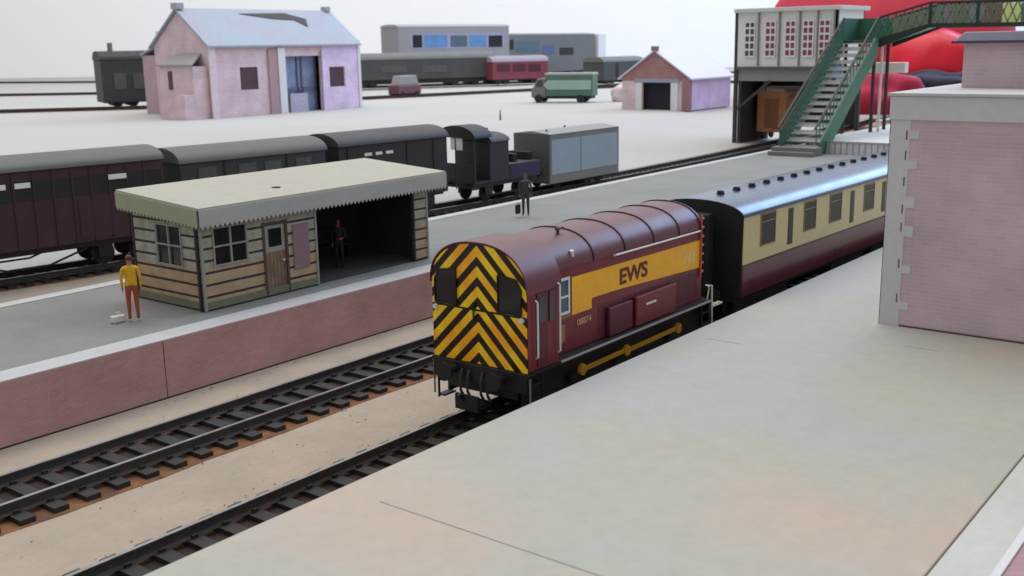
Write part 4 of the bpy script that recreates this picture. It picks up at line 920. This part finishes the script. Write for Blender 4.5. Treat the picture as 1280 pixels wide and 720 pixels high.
tag_ = MB().box(252, 256, 162.5, 170, 1.45, 12.9).build('white_board', whp); tag(tag_, 'white upright board standing at the right end of the grey coaches', 'board')
simple_coach('passenger_coach', 'dark grey coach on the middle siding left of the maroon coach', 'coach', (134,151), (166,133), 3.4, 7.6, 9.0, 3.4, gc, gr_, [(.1,.16,5.2,6.6,black),(.3,.45,5.0,6.4,mat('pane_smoke', (86,86,88), .3)),(.55,.7,4.8,6.2,None)], MATS['pane_smoke'], 'coaches on the yard sidings')
simple_coach('passenger_coach', 'maroon coach with a row of dark windows in the middle of the yard', 'coach', (163.5,131.5), (176.5,126), 2.8, 6.6, 7.9, 3.4, mat('far_maroon', (130,58,72), .5, .1, .3), mat('far_roof_lilac', (150,140,152), .6), [(.08,.3,4.6,6.2,None),(.36,.58,4.5,6.1,None),(.64,.86,4.4,6.0,None)], mat('far_window', (84,36,48), .4), 'coaches on the yard sidings')
simple_coach('goods_van', 'dark grey van standing left of the small brick gabled shed', 'wagon', (173,109), (186,107), 2.4, 6.3, 7.4, 3, gc, gr_, [(.3,.36,3,6,black)], black, 'coaches on the yard sidings')
lv = simple_coach('goods_van', 'tall black roofed van standing left of the pink goods shed', 'wagon', (73.4,137), (90,130), 2.4, 9.0, 10.4, 3.5, mat('leftvan_grey', (58,58,58), .6, .15, .5), mat('leftvan_roof', (40,40,40), .6), [(.1,.2,4.5,7,mat('leftvan_pane', (84,84,84), .4)),(.26,.36,4.5,7,None)], MATS['leftvan_pane'], 'coaches on the yard sidings')
MB().tube([(2.2, 3.5, 8.4), (2.2, 3.5, 9.8)], .4, 10).build('chimney', greyp, lv, local=True)
cr = thing('small_car', 'small maroon car with a pale roof parked right of the pink goods shed', 'car', (121, 118, 1.41))
MB().box(118.2, 124.2, 116.4, 119, 1.9, 3.6).build('body', mat('car_maroon', (112,70,76), .5, .1, .5), cr, bevel=.2)
MB().prism([(118.8,116.6,3.6),(123.8,116.6,3.6),(123.2,116.6,5.2),(119.4,116.6,5.2)], (0,2.2,0)).build('cabin', mat('car_pale', (150,146,146), .5), cr, bevel=.1)
for x in (119.3, 123.0):
    for y in (116.35, 118.75): MB().tube([(x, y, 1.95), (x, y+.35, 1.95)], .52, 14).build('wheel', black, cr)
# small things on the pale yard
pst = MB().tube([(80.3, 63.2, 1.4), (80.3, 63.2, 2.6)], [.14,.06], 8).build('marker_post', mat('post_grey', (110,108,106), .7)); tag(pst, 'tiny grey post alone on the pale yard above the container wagon', 'post')
bb = heap('pale_sack', 'small pinkish white sack beside the left wall of the small shed', 'sack', 121, 72, 2.4, 1.4, 1.4, 1.6, mat('sack_pale', (216,200,202), .8), 9, .15, 3)

# crumbs of ballast and dirt along the tracks (uncountable)
cm = MB(); rnd = random.Random(3)
for i in range(900):
    x = rnd.uniform(-15, 25)
    base = rnd.choice((1.75, -1.7+6.26, 1.7+6.26, 3.2, 9.6, 23.0))
    y = base+rnd.gauss(0, .22 if base not in (3.2, 23.0) else .9)
    if y > 24 or 9.7 < y < 20: continue
    r = rnd.uniform(.012, .045); v = [Vector((rnd.uniform(-1,1), rnd.uniform(-1,1), rnd.uniform(0,1)))*r+Vector((x, y, -.415)) for _ in range(4)]
    q = [cm.bm.verts.new(p) for p in v]
    for f in ((0,1,2),(0,2,3),(0,3,1),(1,3,2)): cm.bm.faces.new([q[k] for k in f])
cm.build('ballast_crumbs', mat('crumb_brown', (96,74,54), .9, .3, 3))['kind'] = 'stuff'
